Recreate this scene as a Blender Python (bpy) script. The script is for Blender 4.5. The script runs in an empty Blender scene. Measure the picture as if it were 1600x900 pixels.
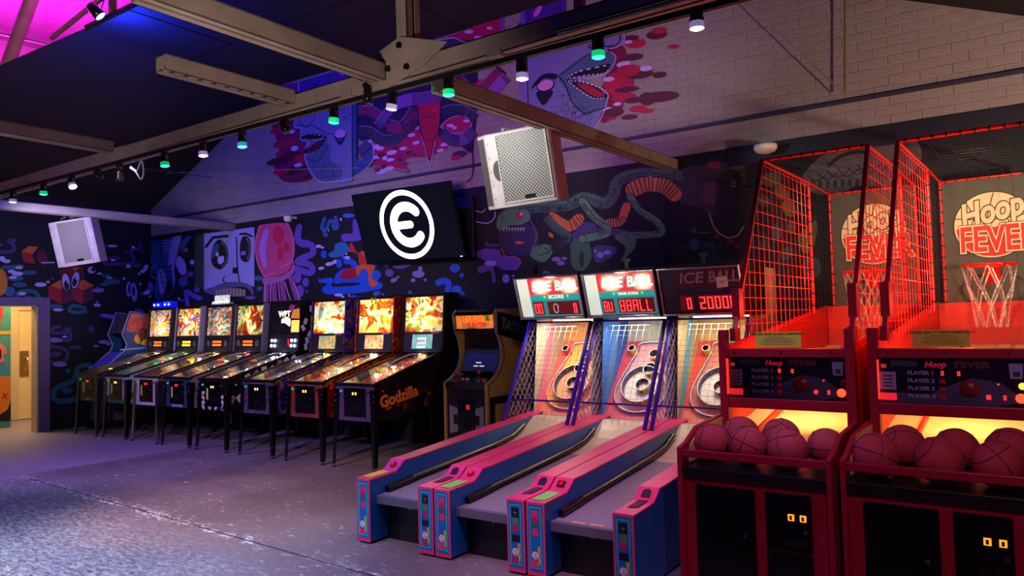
import bpy, math, random
from mathutils import Vector, Matrix, Euler, Quaternion
PI = math.pi
random.seed(7)
S = bpy.context.scene
COL = S.collection

# ---------------------------------------------------------------- camera
FPX, YAW, PITCH, ROLL, EYE = 1180.85, .600927, .042983, -.025969, 1.5
_f = Vector((-math.sin(YAW) * math.cos(PITCH), math.cos(YAW) * math.cos(PITCH), math.sin(PITCH)))
_r0 = Vector((math.cos(YAW), math.sin(YAW), 0)); _u0 = _r0.cross(_f)
_r = math.cos(ROLL) * _r0 + math.sin(ROLL) * _u0
_u = -math.sin(ROLL) * _r0 + math.cos(ROLL) * _u0
cam = bpy.data.cameras.new('camera'); cam.sensor_width = 36; cam.lens = FPX / 1600 * 36
cam.clip_start = .05; cam.clip_end = 200
co = bpy.data.objects.new('camera', cam); COL.objects.link(co)
co.matrix_world = Matrix(((_r.x, _u.x, -_f.x, 0), (_r.y, _u.y, -_f.y, 0), (_r.z, _u.z, -_f.z, EYE), (0, 0, 0, 1)))
S.camera = co
S.view_settings.view_transform = 'Standard'; S.view_settings.look = 'None'
S.view_settings.exposure = 0.0; S.view_settings.gamma = 1; S.view_settings.use_curve_mapping = False

def P(x, y, ax, val):
    """the point of the plane axis==val that the photograph shows at pixel x, y"""
    d = _f + (x - 800) / FPX * _r - (y - 450) / FPX * _u
    o = Vector((0, 0, EYE)); t = (val - o[ax]) / d[ax]
    return o + t * d

# ---------------------------------------------------------------- world and lights
w = bpy.data.worlds.new('world'); S.world = w; w.use_nodes = True
w.node_tree.nodes['Background'].inputs[0].default_value = (.30, .17, .62, 1)
w.node_tree.nodes['Background'].inputs[1].default_value = .032

def lamp(name, kind, loc, col, power, target=None, size=.1, spot=60, blend=.6, parent=None):
    l = bpy.data.lights.new(name, kind); l.color = col; l.energy = power
    if kind == 'AREA': l.size = size
    else: l.shadow_soft_size = size
    if kind == 'SPOT': l.spot_size = math.radians(spot); l.spot_blend = blend
    o = bpy.data.objects.new(name, l); COL.objects.link(o); o.location = loc
    if target is not None:
        o.rotation_euler = (Vector(target) - Vector(loc)).to_track_quat('-Z', 'Y').to_euler()
    if parent: o.parent = parent
    return o
VIO = (.42, .22, 1.0); PNK = (1, .35, .75); WRM = (1, .72, .42)
lamp('gable_wash', 'SPOT', (-4.4, 3.9, 2.7), (.42, .22, 1.0), 125, (-4.6, 7.2, 4.1), .15, 95, .9)
lamp('gable_wash_left', 'SPOT', (-8.0, 3.9, 2.7), (.55, .26, .62), 40, (-8.6, 7.2, 3.9), .15, 90, .9)
lamp('gable_wash_pink', 'SPOT', (-4.4, 4.1, 2.75), (1, .12, .50), 75, (-4.8, 7.2, 4.2), .15, 100, .9)
lamp('mural_wash', 'SPOT', (-6.4, 3.4, 2.8), (.66, .56, 1.0), 210, (-7.2, 7.2, 2.1), .15, 66, .9)
lamp('mural_wash_left', 'SPOT', (-9.3, 3.2, 2.8), (.66, .60, 1.0), 165, (-10.6, 7.2, 2.0), .15, 68, .9)
lamp('door_wall_wash', 'SPOT', (-9.4, 4.0, 2.8), (.66, .58, 1.0), 125, (-12.4, 5.8, 2.2), .15, 80, .9)
lamp('mural_wash_middle', 'SPOT', (-3.6, 3.6, 2.8), (.85, .90, .80), 150, (-3.2, 7.2, 2.6), .15, 66, .9)
lamp('warm_uplight', 'SPOT', (1.9, 4.4, 1.7), (1, .76, .56), 430, (-.2, 7.2, 3.9), .06, 95, .8)
lamp('floor_blue', 'SPOT', (-5.2, 1.3, 2.85), (.58, .66, 1.0), 520, (-5.2, 2.7, 0), .12, 66, .9)
lamp('floor_violet', 'SPOT', (-8.6, 2.8, 2.85), (.50, .28, 1.0), 230, (-8.9, 4.9, 0), .12, 75, .9)
lamp('floor_rose', 'SPOT', (-6.0, 2.4, 2.85), (1, .52, .36), 330, (-5.6, 4.2, 0), .12, 62, .9)
lamp('row_fill', 'SPOT', (-5.4, 2.2, 1.9), (.80, .56, 1.0), 330, (-7.4, 5.7, .65), .12, 72, .9)  # added fill spot without a fixture, brightens the pinball fronts
lamp('side_fill', 'SPOT', (-1.9, 3.3, 2.3), (1, .70, .60), 85, (-5.4, 6.3, .9), .1, 42, .9)  # extra fill spot, no lamp there, lifts the cabinet sides from the right
lamp('floor_near_lane', 'SPOT', (-3.9, 2.0, 2.8), (.68, .62, 1.0), 190, (-3.6, 3.3, 0), .12, 60, .9)
lamp('lane_pink', 'SPOT', (-2.3, 2.6, 2.85), (1, .42, .80), 190, (-2.7, 4.5, .4), .08, 55, .8)
lamp('hoop_pink', 'SPOT', (.2, 1.4, 3.2), (1, .45, .70), 130, (-.7, 4.1, .7), .10, 60, .8)
lamp('roof_magenta', 'POINT', (-13.8, 5.6, 6.2), (1, .02, .90), 650, size=.3)
lamp('roof_magenta_near', 'POINT', (-9.5, 5.6, 6.4), (1, .05, .8), 260, size=.3)
lamp('roof_warm', 'SPOT', (-5.4, 1.1, 2.9), (1, .60, .42), 600, (-12.3, 5.0, 6.2), .1, 46, .8)
lamp('steel_warm', 'SPOT', (-2.6, 1.2, 1.9), (1, .80, .68), 150, (-4.2, 3.7, 3.5), .15, 75, .9)
lamp('steel_warm_left', 'SPOT', (-6.5, 1.6, 2.2), (.85, .70, .85), 36, (-7.4, 3.7, 3.3), .15, 90, .9)
lamp('corridor_warm', 'AREA', (-13.4, 5.3, 2.6), (1, .66, .30), 75, (-13.4, 5.3, 0), 1.0)

# ---------------------------------------------------------------- materials
def lin(c): return tuple((v / 12.92 if v <= .04045 else ((v + .055) / 1.055) ** 2.4) for v in c[:3])
def mat(name, c, rough=.5, metal=0., var=.10, scale=9., bump=0., emit=None, es=0., spec=.5, bs=60.):
    m = bpy.data.materials.get(name)
    if m: return m
    m = bpy.data.materials.new(name); m.use_nodes = True
    nt = m.node_tree; N = nt.nodes; L = nt.links; b = N['Principled BSDF']
    c = lin(c)
    b.inputs['Roughness'].default_value = rough; b.inputs['Metallic'].default_value = metal
    b.inputs['Specular IOR Level'].default_value = spec
    tc = N.new('ShaderNodeTexCoord'); nz = N.new('ShaderNodeTexNoise'); nz.inputs['Scale'].default_value = scale
    nz.inputs['Detail'].default_value = 4
    L.new(tc.outputs['Object'], nz.inputs['Vector'])
    rp = N.new('ShaderNodeValToRGB'); rp.color_ramp.elements[0].position = .3; rp.color_ramp.elements[1].position = .7
    rp.color_ramp.elements[0].color = (*[v * (1 - var) for v in c], 1)
    rp.color_ramp.elements[1].color = (*[min(1, v * (1 + var)) for v in c], 1)
    L.new(nz.outputs['Fac'], rp.inputs[0]); L.new(rp.outputs[0], b.inputs['Base Color'])
    if bump:
        n2 = N.new('ShaderNodeTexNoise'); n2.inputs['Scale'].default_value = bs; n2.inputs['Detail'].default_value = 3
        L.new(tc.outputs['Object'], n2.inputs['Vector'])
        bp = N.new('ShaderNodeBump'); bp.inputs['Strength'].default_value = bump; bp.inputs['Distance'].default_value = .01
        L.new(n2.outputs['Fac'], bp.inputs['Height']); L.new(bp.outputs[0], b.inputs['Normal'])
    if emit:
        b.inputs['Emission Color'].default_value = (*lin(emit), 1); b.inputs['Emission Strength'].default_value = es
    return m
def paint(c, es=0., rough=.6):
    k = 'paint_%02x%02x%02x_%d' % (*[int(max(0, min(1, v)) * 255) for v in c], int(es * 100))
    return mat(k, c, rough, 0, .06, 30, emit=c if es else None, es=es)
def glass(name='clear_glass', tint=(1, 1, 1), refl=1.0, alpha=.0):
    m = bpy.data.materials.get(name)
    if m: return m
    m = bpy.data.materials.new(name); m.use_nodes = True
    nt = m.node_tree; N = nt.nodes; L = nt.links; N.remove(N['Principled BSDF'])
    o = N['Material Output']; t = N.new('ShaderNodeBsdfTransparent'); t.inputs[0].default_value = (*tint, 1)
    g = N.new('ShaderNodeBsdfGlossy'); g.inputs['Roughness'].default_value = .06
    fr = N.new('ShaderNodeFresnel'); fr.inputs[0].default_value = 1.5
    mu = N.new('ShaderNodeMath'); mu.operation = 'MULTIPLY_ADD'; mu.inputs[1].default_value = refl; mu.inputs[2].default_value = alpha; mu.use_clamp = True
    mx = N.new('ShaderNodeMixShader')
    L.new(fr.outputs[0], mu.inputs[0]); L.new(mu.outputs[0], mx.inputs[0]); L.new(t.outputs[0], mx.inputs[1]); L.new(g.outputs[0], mx.inputs[2])
    L.new(mx.outputs[0], o.inputs[0])
    return m
def artmat(name, stops, scale=14., es=1.6, dist=1.6, hot=None, hotr=.3, rough=.35):
    """busy printed artwork; es > 0 for a backlit sheet. hot = centre of the lamp behind it (object space)."""
    m = bpy.data.materials.new(name); m.use_nodes = True
    nt = m.node_tree; N = nt.nodes; L = nt.links; b = N['Principled BSDF']
    tc = N.new('ShaderNodeTexCoord'); nz = N.new('ShaderNodeTexNoise')
    nz.inputs['Scale'].default_value = scale; nz.inputs['Detail'].default_value = 1.6 if hot else 3; nz.inputs['Distortion'].default_value = dist
    L.new(tc.outputs['Object'], nz.inputs['Vector'])
    rp = N.new('ShaderNodeValToRGB'); cr = rp.color_ramp; cr.interpolation = 'LINEAR' if hot else 'CONSTANT'
    n = len(stops)
    while len(cr.elements) < n: cr.elements.new(.5)
    for i, c in enumerate(stops):
        cr.elements[i].position = 0 if i == 0 else .30 + .40 * i / n
        cr.elements[i].color = (*lin(c), 1)
    L.new(nz.outputs['Fac'], rp.inputs[0]); out = rp.outputs[0]
    if hot:
        vm = N.new('ShaderNodeVectorMath'); vm.operation = 'DISTANCE'; vm.inputs[1].default_value = hot
        L.new(tc.outputs['Object'], vm.inputs[0])
        mr = N.new('ShaderNodeMapRange'); mr.inputs[1].default_value = hotr; mr.inputs[2].default_value = 0
        mr.inputs[3].default_value = es * .55; mr.inputs[4].default_value = es * 3.4
        L.new(vm.outputs['Value'], mr.inputs[0]); L.new(mr.outputs[0], b.inputs['Emission Strength'])
    else: b.inputs['Emission Strength'].default_value = es
    if es: L.new(out, b.inputs['Emission Color'])
    L.new(out, b.inputs['Base Color']); b.inputs['Roughness'].default_value = rough
    return m

# ---------------------------------------------------------------- mesh helpers
class MB:
    def __init__(s): s.v = []; s.f = []; s.m = []; s.sm = []; s.slots = []
    def slot(s, m):
        if m not in s.slots: s.slots.append(m)
        return s.slots.index(m)
    def add(s, vs, fs, m, smooth=False, M=None):
        o = len(s.v); k = s.slot(m)
        s.v += [tuple(M @ Vector(v)) if M else tuple(v) for v in vs]
        s.f += [tuple(i + o for i in f) for f in fs]; s.m += [k] * len(fs); s.sm += [smooth] * len(fs)
        return s
    def box(s, x0, x1, y0, y1, z0, z1, m, M=None):
        v = [(x, y, z) for z in (z0, z1) for y in (y0, y1) for x in (x0, x1)]
        return s.add(v, [(0, 2, 3, 1), (4, 5, 7, 6), (0, 1, 5, 4), (2, 6, 7, 3), (0, 4, 6, 2), (1, 3, 7, 5)], m, False, M)
    def prism(s, pts, ax, a, b, m, M=None):
        """outline pts (in the two other axes, in order) pushed along axis ax from a to b"""
        def q(p, t): l = list(p); l.insert(ax, t); return l
        n = len(pts); ar = sum(pts[i][0] * pts[(i + 1) % n][1] - pts[(i + 1) % n][0] * pts[i][1] for i in range(n))
        if (ar > 0) == (ax == 1): pts = pts[::-1]
        v = [q(p, a) for p in pts] + [q(p, b) for p in pts]
        f = [tuple(range(n))[::-1], tuple(range(n, 2 * n))] + [(i, (i + 1) % n, n + (i + 1) % n, n + i) for i in range(n)]
        return s.add(v, f, m, False, M)
    def poly(s, pts, m, M=None): return s.add(pts, [tuple(range(len(pts)))], m, False, M)
    def tube(s, path, r, m, n=8, cap=True, closed=False, smooth=True, M=None):
        path = [Vector(p) for p in path]; k = len(path); vs = []; fs = []
        up = None
        for i, p in enumerate(path):
            a = path[(i - 1) % k] if (i or closed) else p; b = path[(i + 1) % k] if (i < k - 1 or closed) else p
            d = (b - a).normalized()
            if up is None: up = d.orthogonal().normalized()
            up = (up - d * up.dot(d)); up = up.normalized() if up.length > 1e-6 else d.orthogonal().normalized()
            q = d.cross(up); rr = r[i] if isinstance(r, (list, tuple)) else r
            vs += [tuple(p + rr * (math.cos(2 * PI * j / n) * up + math.sin(2 * PI * j / n) * q)) for j in range(n)]
        for i in range(k if closed else k - 1):
            i2 = (i + 1) % k
            fs += [(i * n + j, i * n + (j + 1) % n, i2 * n + (j + 1) % n, i2 * n + j) for j in range(n)]
        s.add(vs, fs, m, smooth, M)
        if cap and not closed: s.add(vs[:n], [tuple(range(n))[::-1]], m, False, M); s.add(vs[-n:], [tuple(range(n))], m, False, M)
        return s
    def cyl(s, p0, p1, r0, m, r1=None, n=16, M=None): return s.tube([p0, p1], [r0, r0 if r1 is None else r1], m, n, M=M)
    def lathe(s, prof, m, n=24, M=None, smooth=True):
        k = len(prof); v = [(r * math.cos(2 * PI * j / n), r * math.sin(2 * PI * j / n), z) for r, z in prof for j in range(n)]
        f = [(i * n + j, i * n + (j + 1) % n, (i + 1) * n + (j + 1) % n, (i + 1) * n + j) for i in range(k - 1) for j in range(n)]
        return s.add(v, f, m, smooth, M)
    def ball(s, c, r, m, n=12, k=8, sc=(1, 1, 1)):
        pr = [(max(1e-4, r * math.sin(PI * i / k)), -r * math.cos(PI * i / k)) for i in range(k + 1)]
        return s.lathe(pr, m, n, Matrix.Translation(c) @ Matrix.Diagonal((*sc, 1)))
    def obj(s, name, parent=None, bevel=0, **kw):
        me = bpy.data.meshes.new(name); me.from_pydata(s.v, [], s.f)
        for m in s.slots: me.materials.append(m)
        me.polygons.foreach_set('material_index', s.m); me.polygons.foreach_set('use_smooth', s.sm); me.update()
        o = bpy.data.objects.new(name, me); COL.objects.link(o)
        if parent: o.parent = parent
        if bevel:
            b = o.modifiers.new('bevel', 'BEVEL'); b.width = bevel; b.segments = 2; b.limit_method = 'ANGLE'
        for k, v in kw.items(): o[k] = v
        return o
def T(x, y, z): return Matrix.Translation((x, y, z))
def R(a, ax): return Matrix.Rotation(math.radians(a), 4, ax)
def thing(name, label, cat, loc=(0, 0, 0), rz=0, group=None):
    o = bpy.data.objects.new(name, None); COL.objects.link(o); o.empty_display_size = .1
    o.location = loc; o.rotation_euler = (0, 0, rz); o['label'] = label; o['category'] = cat
    if group: o['group'] = group
    return o
def dup(root, loc=None, label=None):
    r = root.copy(); COL.objects.link(r)
    if loc: r.location = loc
    if label: r['label'] = label
    for ch in list(root.children):
        c = ch.copy(); COL.objects.link(c); c.parent = r
        for g in list(ch.children):
            d = g.copy(); COL.objects.link(d); d.parent = c
    return r
def text(body, size, m, parent, M, name='lettering', ext=.0008, shear=0., off=0., sx=1., sp=1.):
    cu = bpy.data.curves.new('txt', 'FONT'); cu.body = body; cu.size = size; cu.extrude = ext; cu.shear = shear
    cu.offset = off; cu.align_x = 'CENTER'; cu.align_y = 'CENTER'; cu.space_character = sp; cu.resolution_u = 3
    t = bpy.data.objects.new('txt', cu); me = bpy.data.meshes.new_from_object(t); bpy.data.objects.remove(t)
    me.materials.clear(); me.materials.append(m)
    o = bpy.data.objects.new(name, me); COL.objects.link(o)
    if parent: o.parent = parent
    o.matrix_local = M @ Matrix.Diagonal((sx, 1, 1, 1))
    return o
FRONT = R(90, 'X')          # text lying in XZ, read from -Y
SEG = {'0': 'abcdef', '1': 'bc', '2': 'abged', '3': 'abgcd', '4': 'fgbc', '5': 'afgcd', '6': 'afgedc', '7': 'abc', '8': 'abcdefg', '9': 'abcfgd', 'A': 'abcefg', ' ': '', '-': 'g', 'L': 'def', 'U': 'bcdef', 'E': 'afged', 'P': 'abefg'}
def digits(body, x, z, w, h, y, on, offm, parent, M=None, name='digit_display', th=None, step=None):
    """seven-segment digits standing in the XZ plane at depth y"""
    b = MB(); th = th or h * .12; step = step or w * 1.35
    for i, ch in enumerate(body):
        X = x + i * step
        R_ = {'a': (X, X + w, z + h - th, z + h), 'd': (X, X + w, z, z + th), 'g': (X, X + w, z + h / 2 - th / 2, z + h / 2 + th / 2),
              'f': (X, X + th, z + h / 2, z + h), 'b': (X + w - th, X + w, z + h / 2, z + h),
              'e': (X, X + th, z, z + h / 2), 'c': (X + w - th, X + w, z, z + h / 2)}
        for k, (a, c, d, e) in R_.items():
            lit = k in SEG[ch]
            if lit or offm: b.box(a, c, y, y + .002, d + .0006, e - .0006, on if lit else offm, M)
    return b.obj(name, parent)

# common materials
BLK = mat('black_laminate', (.06, .06, .075), .45); BLKG = mat('black_gloss', (.035, .035, .045), .22)
STEEL = mat('galvanised_steel', (.62, .57, .53), .55, .25, .15, 5, .1); CHROME = mat('chrome', (.75, .75, .78), .2, 1)
DKMET = mat('dark_metal', (.09, .09, .11), .4, .6); WHT = mat('white_plastic', (.86, .85, .86), .45)
REDM = mat('red_cabinet', (.58, .05, .17), .38, 0, .06, 4); REDG = mat('red_steel', (.92, .10, .10), .3, .2)
PURP = mat('purple_steel', (.26, .14, .60), .35, .3)
RLED = mat('red_led', (1, .1, .12), .4, emit=(1, .16, .16), es=4.5); RDIM = mat('unlit_led', (.35, .02, .03), .4, emit=(.6, .02, .03), es=.25)
YEL = mat('lit_yellow', (1, .8, .3), .4, emit=(1, .85, .45), es=5); BRASS = mat('worn_brass', (.75, .58, .30), .35, .8)
GLS = glass()
# ---------------------------------------------------------------- the shell
WY = 7.2; LX = -12.45
def floor_mat():
    m = bpy.data.materials.new('worn_concrete'); m.use_nodes = True
    nt = m.node_tree; N = nt.nodes; L = nt.links; b = N['Principled BSDF']
    g = N.new('ShaderNodeNewGeometry')
    def noise(sc, det=6, rough=.6, dist=0., vec=None):
        n = N.new('ShaderNodeTexNoise'); n.inputs['Scale'].default_value = sc; n.inputs['Detail'].default_value = det
        n.inputs['Roughness'].default_value = rough; n.inputs['Distortion'].default_value = dist
        L.new(vec or g.outputs['Position'], n.inputs['Vector']); return n.outputs['Fac']
    def math_(op, a, c, cl=False):
        k = N.new('ShaderNodeMath'); k.operation = op; k.use_clamp = cl
        for i, v in enumerate((a, c)):
            if hasattr(v, 'links'): L.new(v, k.inputs[i])
            else: k.inputs[i].default_value = v
        return k.outputs[0]
    def ramp(f, p0, p1):
        r = N.new('ShaderNodeMapRange'); r.inputs[1].default_value = p0; r.inputs[2].default_value = p1; L.new(f, r.inputs[0]); return r.outputs[0]
    def mix(f, a, c):
        x = N.new('ShaderNodeMix'); x.data_type = 'RGBA'
        L.new(f, x.inputs[0]) if hasattr(f, 'links') else None
        for i, v in ((6, a), (7, c)):
            if hasattr(v, 'links'): L.new(v, x.inputs[i])
            else: x.inputs[i].default_value = (*lin(v), 1)
        return x.outputs[2]
    # streaky coordinates, stretched along the wall
    mp = N.new('ShaderNodeMapping'); mp.inputs['Scale'].default_value = (1.0, 2.6, 1); mp.inputs['Rotation'].default_value = (0, 0, .5)
    L.new(g.outputs['Position'], mp.inputs['Vector'])
    big = noise(.55, 4); mid = noise(3.2, 8, .7, 1.2, mp.outputs[0]); fine = noise(14, 8, .75, .8, mp.outputs[0]); vf = noise(60, 4, .7)
    base = mix(ramp(big, .40, .60), (.37, .31, .33), (.52, .47, .46))
    base = mix(ramp(vf, .35, .8), base, (.44, .40, .41))
    # worn patches where the coating is gone and pale cement shows
    wear = math_('MULTIPLY', ramp(fine, .57, .64), ramp(mid, .50, .62), True)
    # distance to the open joint running across the floor
    a = P(43, 747, 2, 0); c = P(400, 848, 2, 0); d = (c - a).normalized(); nrm = (-d.y, d.x)
    sx = N.new('ShaderNodeSeparateXYZ'); L.new(g.outputs['Position'], sx.inputs[0])
    dist = math_('ABSOLUTE', math_('ADD', math_('ADD', math_('MULTIPLY', sx.outputs[0], nrm[0]), math_('MULTIPLY', sx.outputs[1], nrm[1])), -(a.x * nrm[0] + a.y * nrm[1])), 0)
    near = math_('MULTIPLY', ramp(dist, .20, .02), ramp(mid, .40, .55), True)
    wear2 = math_('MULTIPLY', ramp(math_('ADD', fine, math_('MULTIPLY', near, .13)), .615, .65), near, True)
    near_cam = ramp(math_('ADD', sx.outputs[1], math_('MULTIPLY', sx.outputs[0], .18)), 2.5, 1.2)
    wear3 = math_('MULTIPLY', ramp(fine, .44, .60), near_cam, True)
    mp2 = N.new('ShaderNodeMapping'); mp2.inputs['Scale'].default_value = (1.2, 6.5, 1); mp2.inputs['Rotation'].default_value = (0, 0, .25); L.new(g.outputs['Position'], mp2.inputs['Vector'])
    scr = math_('MULTIPLY', ramp(noise(5.5, 5, .62, .4, mp2.outputs[0]), .64, .665), ramp(noise(1.1, 3), .44, .56), True)
    w_ = math_('MAXIMUM', math_('MAXIMUM', math_('MAXIMUM', wear, scr), wear2), wear3, True)
    c1 = mix(w_, base, (.88, .88, .90))
    crack = ramp(dist, .010, .004)
    c2 = mix(crack, c1, (.10, .08, .09))
    # the newer, smoother slab beyond the straight edge
    e0 = P(0, 748, 2, 0); e1 = P(300, 700, 2, 0); d2 = (e1 - e0).normalized(); n2 = (-d2.y, d2.x)
    if n2[0] * (-9 - e0.x) + n2[1] * (6.9 - e0.y) < 0: n2 = (-n2[0], -n2[1])
    sd = math_('ADD', math_('ADD', math_('MULTIPLY', sx.outputs[0], n2[0]), math_('MULTIPLY', sx.outputs[1], n2[1])), -(e0.x * n2[0] + e0.y * n2[1]))
    c3 = mix(ramp(sd, 0, .02), c2, mix(ramp(vf, .3, .7), (.50, .45, .50), (.60, .55, .60)))
    L.new(c3, b.inputs['Base Color'])
    rr = N.new('ShaderNodeMapRange'); rr.inputs[3].default_value = .42; rr.inputs[4].default_value = .75; L.new(fine, rr.inputs[0]); L.new(rr.outputs[0], b.inputs['Roughness'])
    h = math_('ADD', math_('MULTIPLY', w_, .5), math_('MULTIPLY', fine, .6)); h = math_('SUBTRACT', h, math_('MULTIPLY', crack, 2.))
    bp = N.new('ShaderNodeBump'); bp.inputs['Strength'].default_value = .35; bp.inputs['Distance'].default_value = .006
    L.new(h, bp.inputs['Height']); L.new(bp.outputs[0], b.inputs['Normal'])
    return m
MB().box(-17, 3.5, -3, 8.2, -.1, 0, floor_mat()).obj('floor', kind='structure')

def wallmat(name, c, c2, rough=.7, bump=.25):
    m = mat(name, c, rough, 0, .12, 3, bump, bs=90); return m
W_DARK = mat('black_mural_ground', (.045, .038, .065), .75, 0, .25, 2, .15, bs=120)
W_LILAC = mat('lilac_painted_band', (.42, .38, .46), .7, 0, .08, 3, .2)
W_BRICK = mat('whitewashed_brick', (.58, .53, .52), .75, 0, .10, 2.2, .5, bs=70)
MORT = mat('painted_mortar', (.56, .51, .50), .85, 0, .1, 9, .3)
NAVY = mat('navy_strip_colour', (.09, .09, .16), .6)
wall = MB().box(LX - .2, 3.2, WY, WY + .25, 0, 3.11, W_DARK).box(LX - .2, 3.2, WY + .0015, WY + .25, 3.11, 5.4, MORT).obj('wall_back', kind='structure')
# left wall with the doorway
DY0, DY1, DZ = 4.25, 5.40, 1.92
MB().box(LX - .18, LX, DY1, WY, 0, 3.0, W_DARK).box(LX - .18, LX, DY0, DY1, DZ, 3.0, W_DARK).box(LX - .18, LX, -1, DY0, 0, 3.0, W_DARK).box(LX - .18, LX, -1, WY, 3.0, 3.9, mat('dark_upper_wall', (.07, .055, .10), .8)).obj('wall_left', kind='structure')
wl = bpy.data.objects['wall_left']
FRM = mat('lilac_door_frame', (.42, .36, .52), .5)
MB().box(LX - .2, LX + .03, DY1, DY1 + .16, 0, DZ + .12, FRM).box(LX - .2, LX + .03, DY0 - .14, DY0, 0, DZ + .12, FRM).box(LX - .2, LX + .03, DY0, DY1, DZ, DZ + .12, FRM).obj('trim_1', bevel=.006, kind='structure')
MB().box(LX - .18, LX - .0, DY1 - .018, DY1, 0, DZ, mat('cream_jamb', (.86, .76, .58), .5)).box(LX - .18, LX, DY0, DY1, DZ - .018, DZ, mat('cream_jamb', (.86, .76, .58), .5)).obj('trim_6', kind='structure')
# corridor beyond
CRM = mat('cream_corridor_paint', (.86, .76, .58), .6, 0, .03)
MB().box(-15.0, -14.6, 2, 8, 0, 2.7, CRM).box(-15, LX - .2, 7.0, 7.15, 0, 2.7, CRM).box(-15, LX - .2, 2, 8, 2.7, 2.8, CRM).box(-15, LX - .2, 2.0, 2.1, 0, 2.7, CRM).obj('wall_corridor', kind='structure')
a = P(29, 655, 0, -14.5); a2 = P(64, 655, 0, -14.5); tz = P(30, 485, 0, -14.5).z
dr = MB().box(-14.6, -14.52, a.y, a2.y + .3, 0.01, tz, mat('cream_door', (.93, .82, .62), .45, 0, .02)).obj('door_1', kind='structure', bevel=.004)
MB().box(-14.6, -14.5, a.y - .14, a.y, 0.01, tz + .1, CRM).box(-14.6, -14.5, a.y, a2.y + .3, tz, tz + .1, CRM).obj('trim_2', kind='structure')
pl = P(38, 568, 0, -14.5)
hb = MB().box(-14.52, -14.505, pl.y - .07, pl.y + .07, pl.z - .22, pl.z + .22, BRASS)
hb.tube([(-14.505, pl.y + .03, pl.z - .13), (-14.45, pl.y + .03, pl.z - .11), (-14.45, pl.y + .03, pl.z + .09), (-14.505, pl.y + .03, pl.z + .11)], .012, CHROME)
hb.obj('door_handle', dr)

# painted board standing in the corridor, seen at the left frame edge
X_ = -13.6; g0 = P(-30, 655, 0, X_); g1 = P(17, 655, 0, X_); zt_ = P(10, 478, 0, X_).z
pb = MB().box(X_ - .05, X_, g0.y - .5, g1.y, .005, zt_ + .25, mat('teal_board_paint', (.30, .62, .55), .5)).obj('painted_board', bevel=.01); pb['label'] = 'teal and orange painted board in the lit corridor at the left frame edge'; pb['category'] = 'board'
def bp_(pts, c, l=1):
    MB().poly([P(x, y, 0, X_ + .002 + .001 * l) for x, y in pts], paint(c)).obj('painted_shape', pb)
bp_([(-20, 588), (17, 588), (17, 628), (10, 642), (0, 648), (-20, 650)], (.95, .55, .12)); bp_([(-20, 640), (0, 648), (12, 640), (17, 625), (17, 657), (-20, 660)], (.10, .08, .08), 2)
bp_([(-20, 478), (5, 480), (4, 495), (-1, 500), (3, 506), (-2, 515), (-20, 516)], (.90, .22, .14)); bp_([(-20, 518), (17, 517), (17, 522), (-20, 524)], (.95, .68, .15)); bp_([(-20, 532), (-2, 533), (8, 542), (11, 552), (4, 556), (8, 564), (-4, 570), (-20, 570)], (.92, .45, .40)); bp_([(-20, 546), (2, 546), (2, 560), (-20, 562)], (.08, .06, .06), 2); bp_([(6, 612), (9, 616), (14, 614), (10, 620), (12, 625), (7, 621), (3, 624), (5, 618)], (.75, .30, .08), 2)

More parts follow.
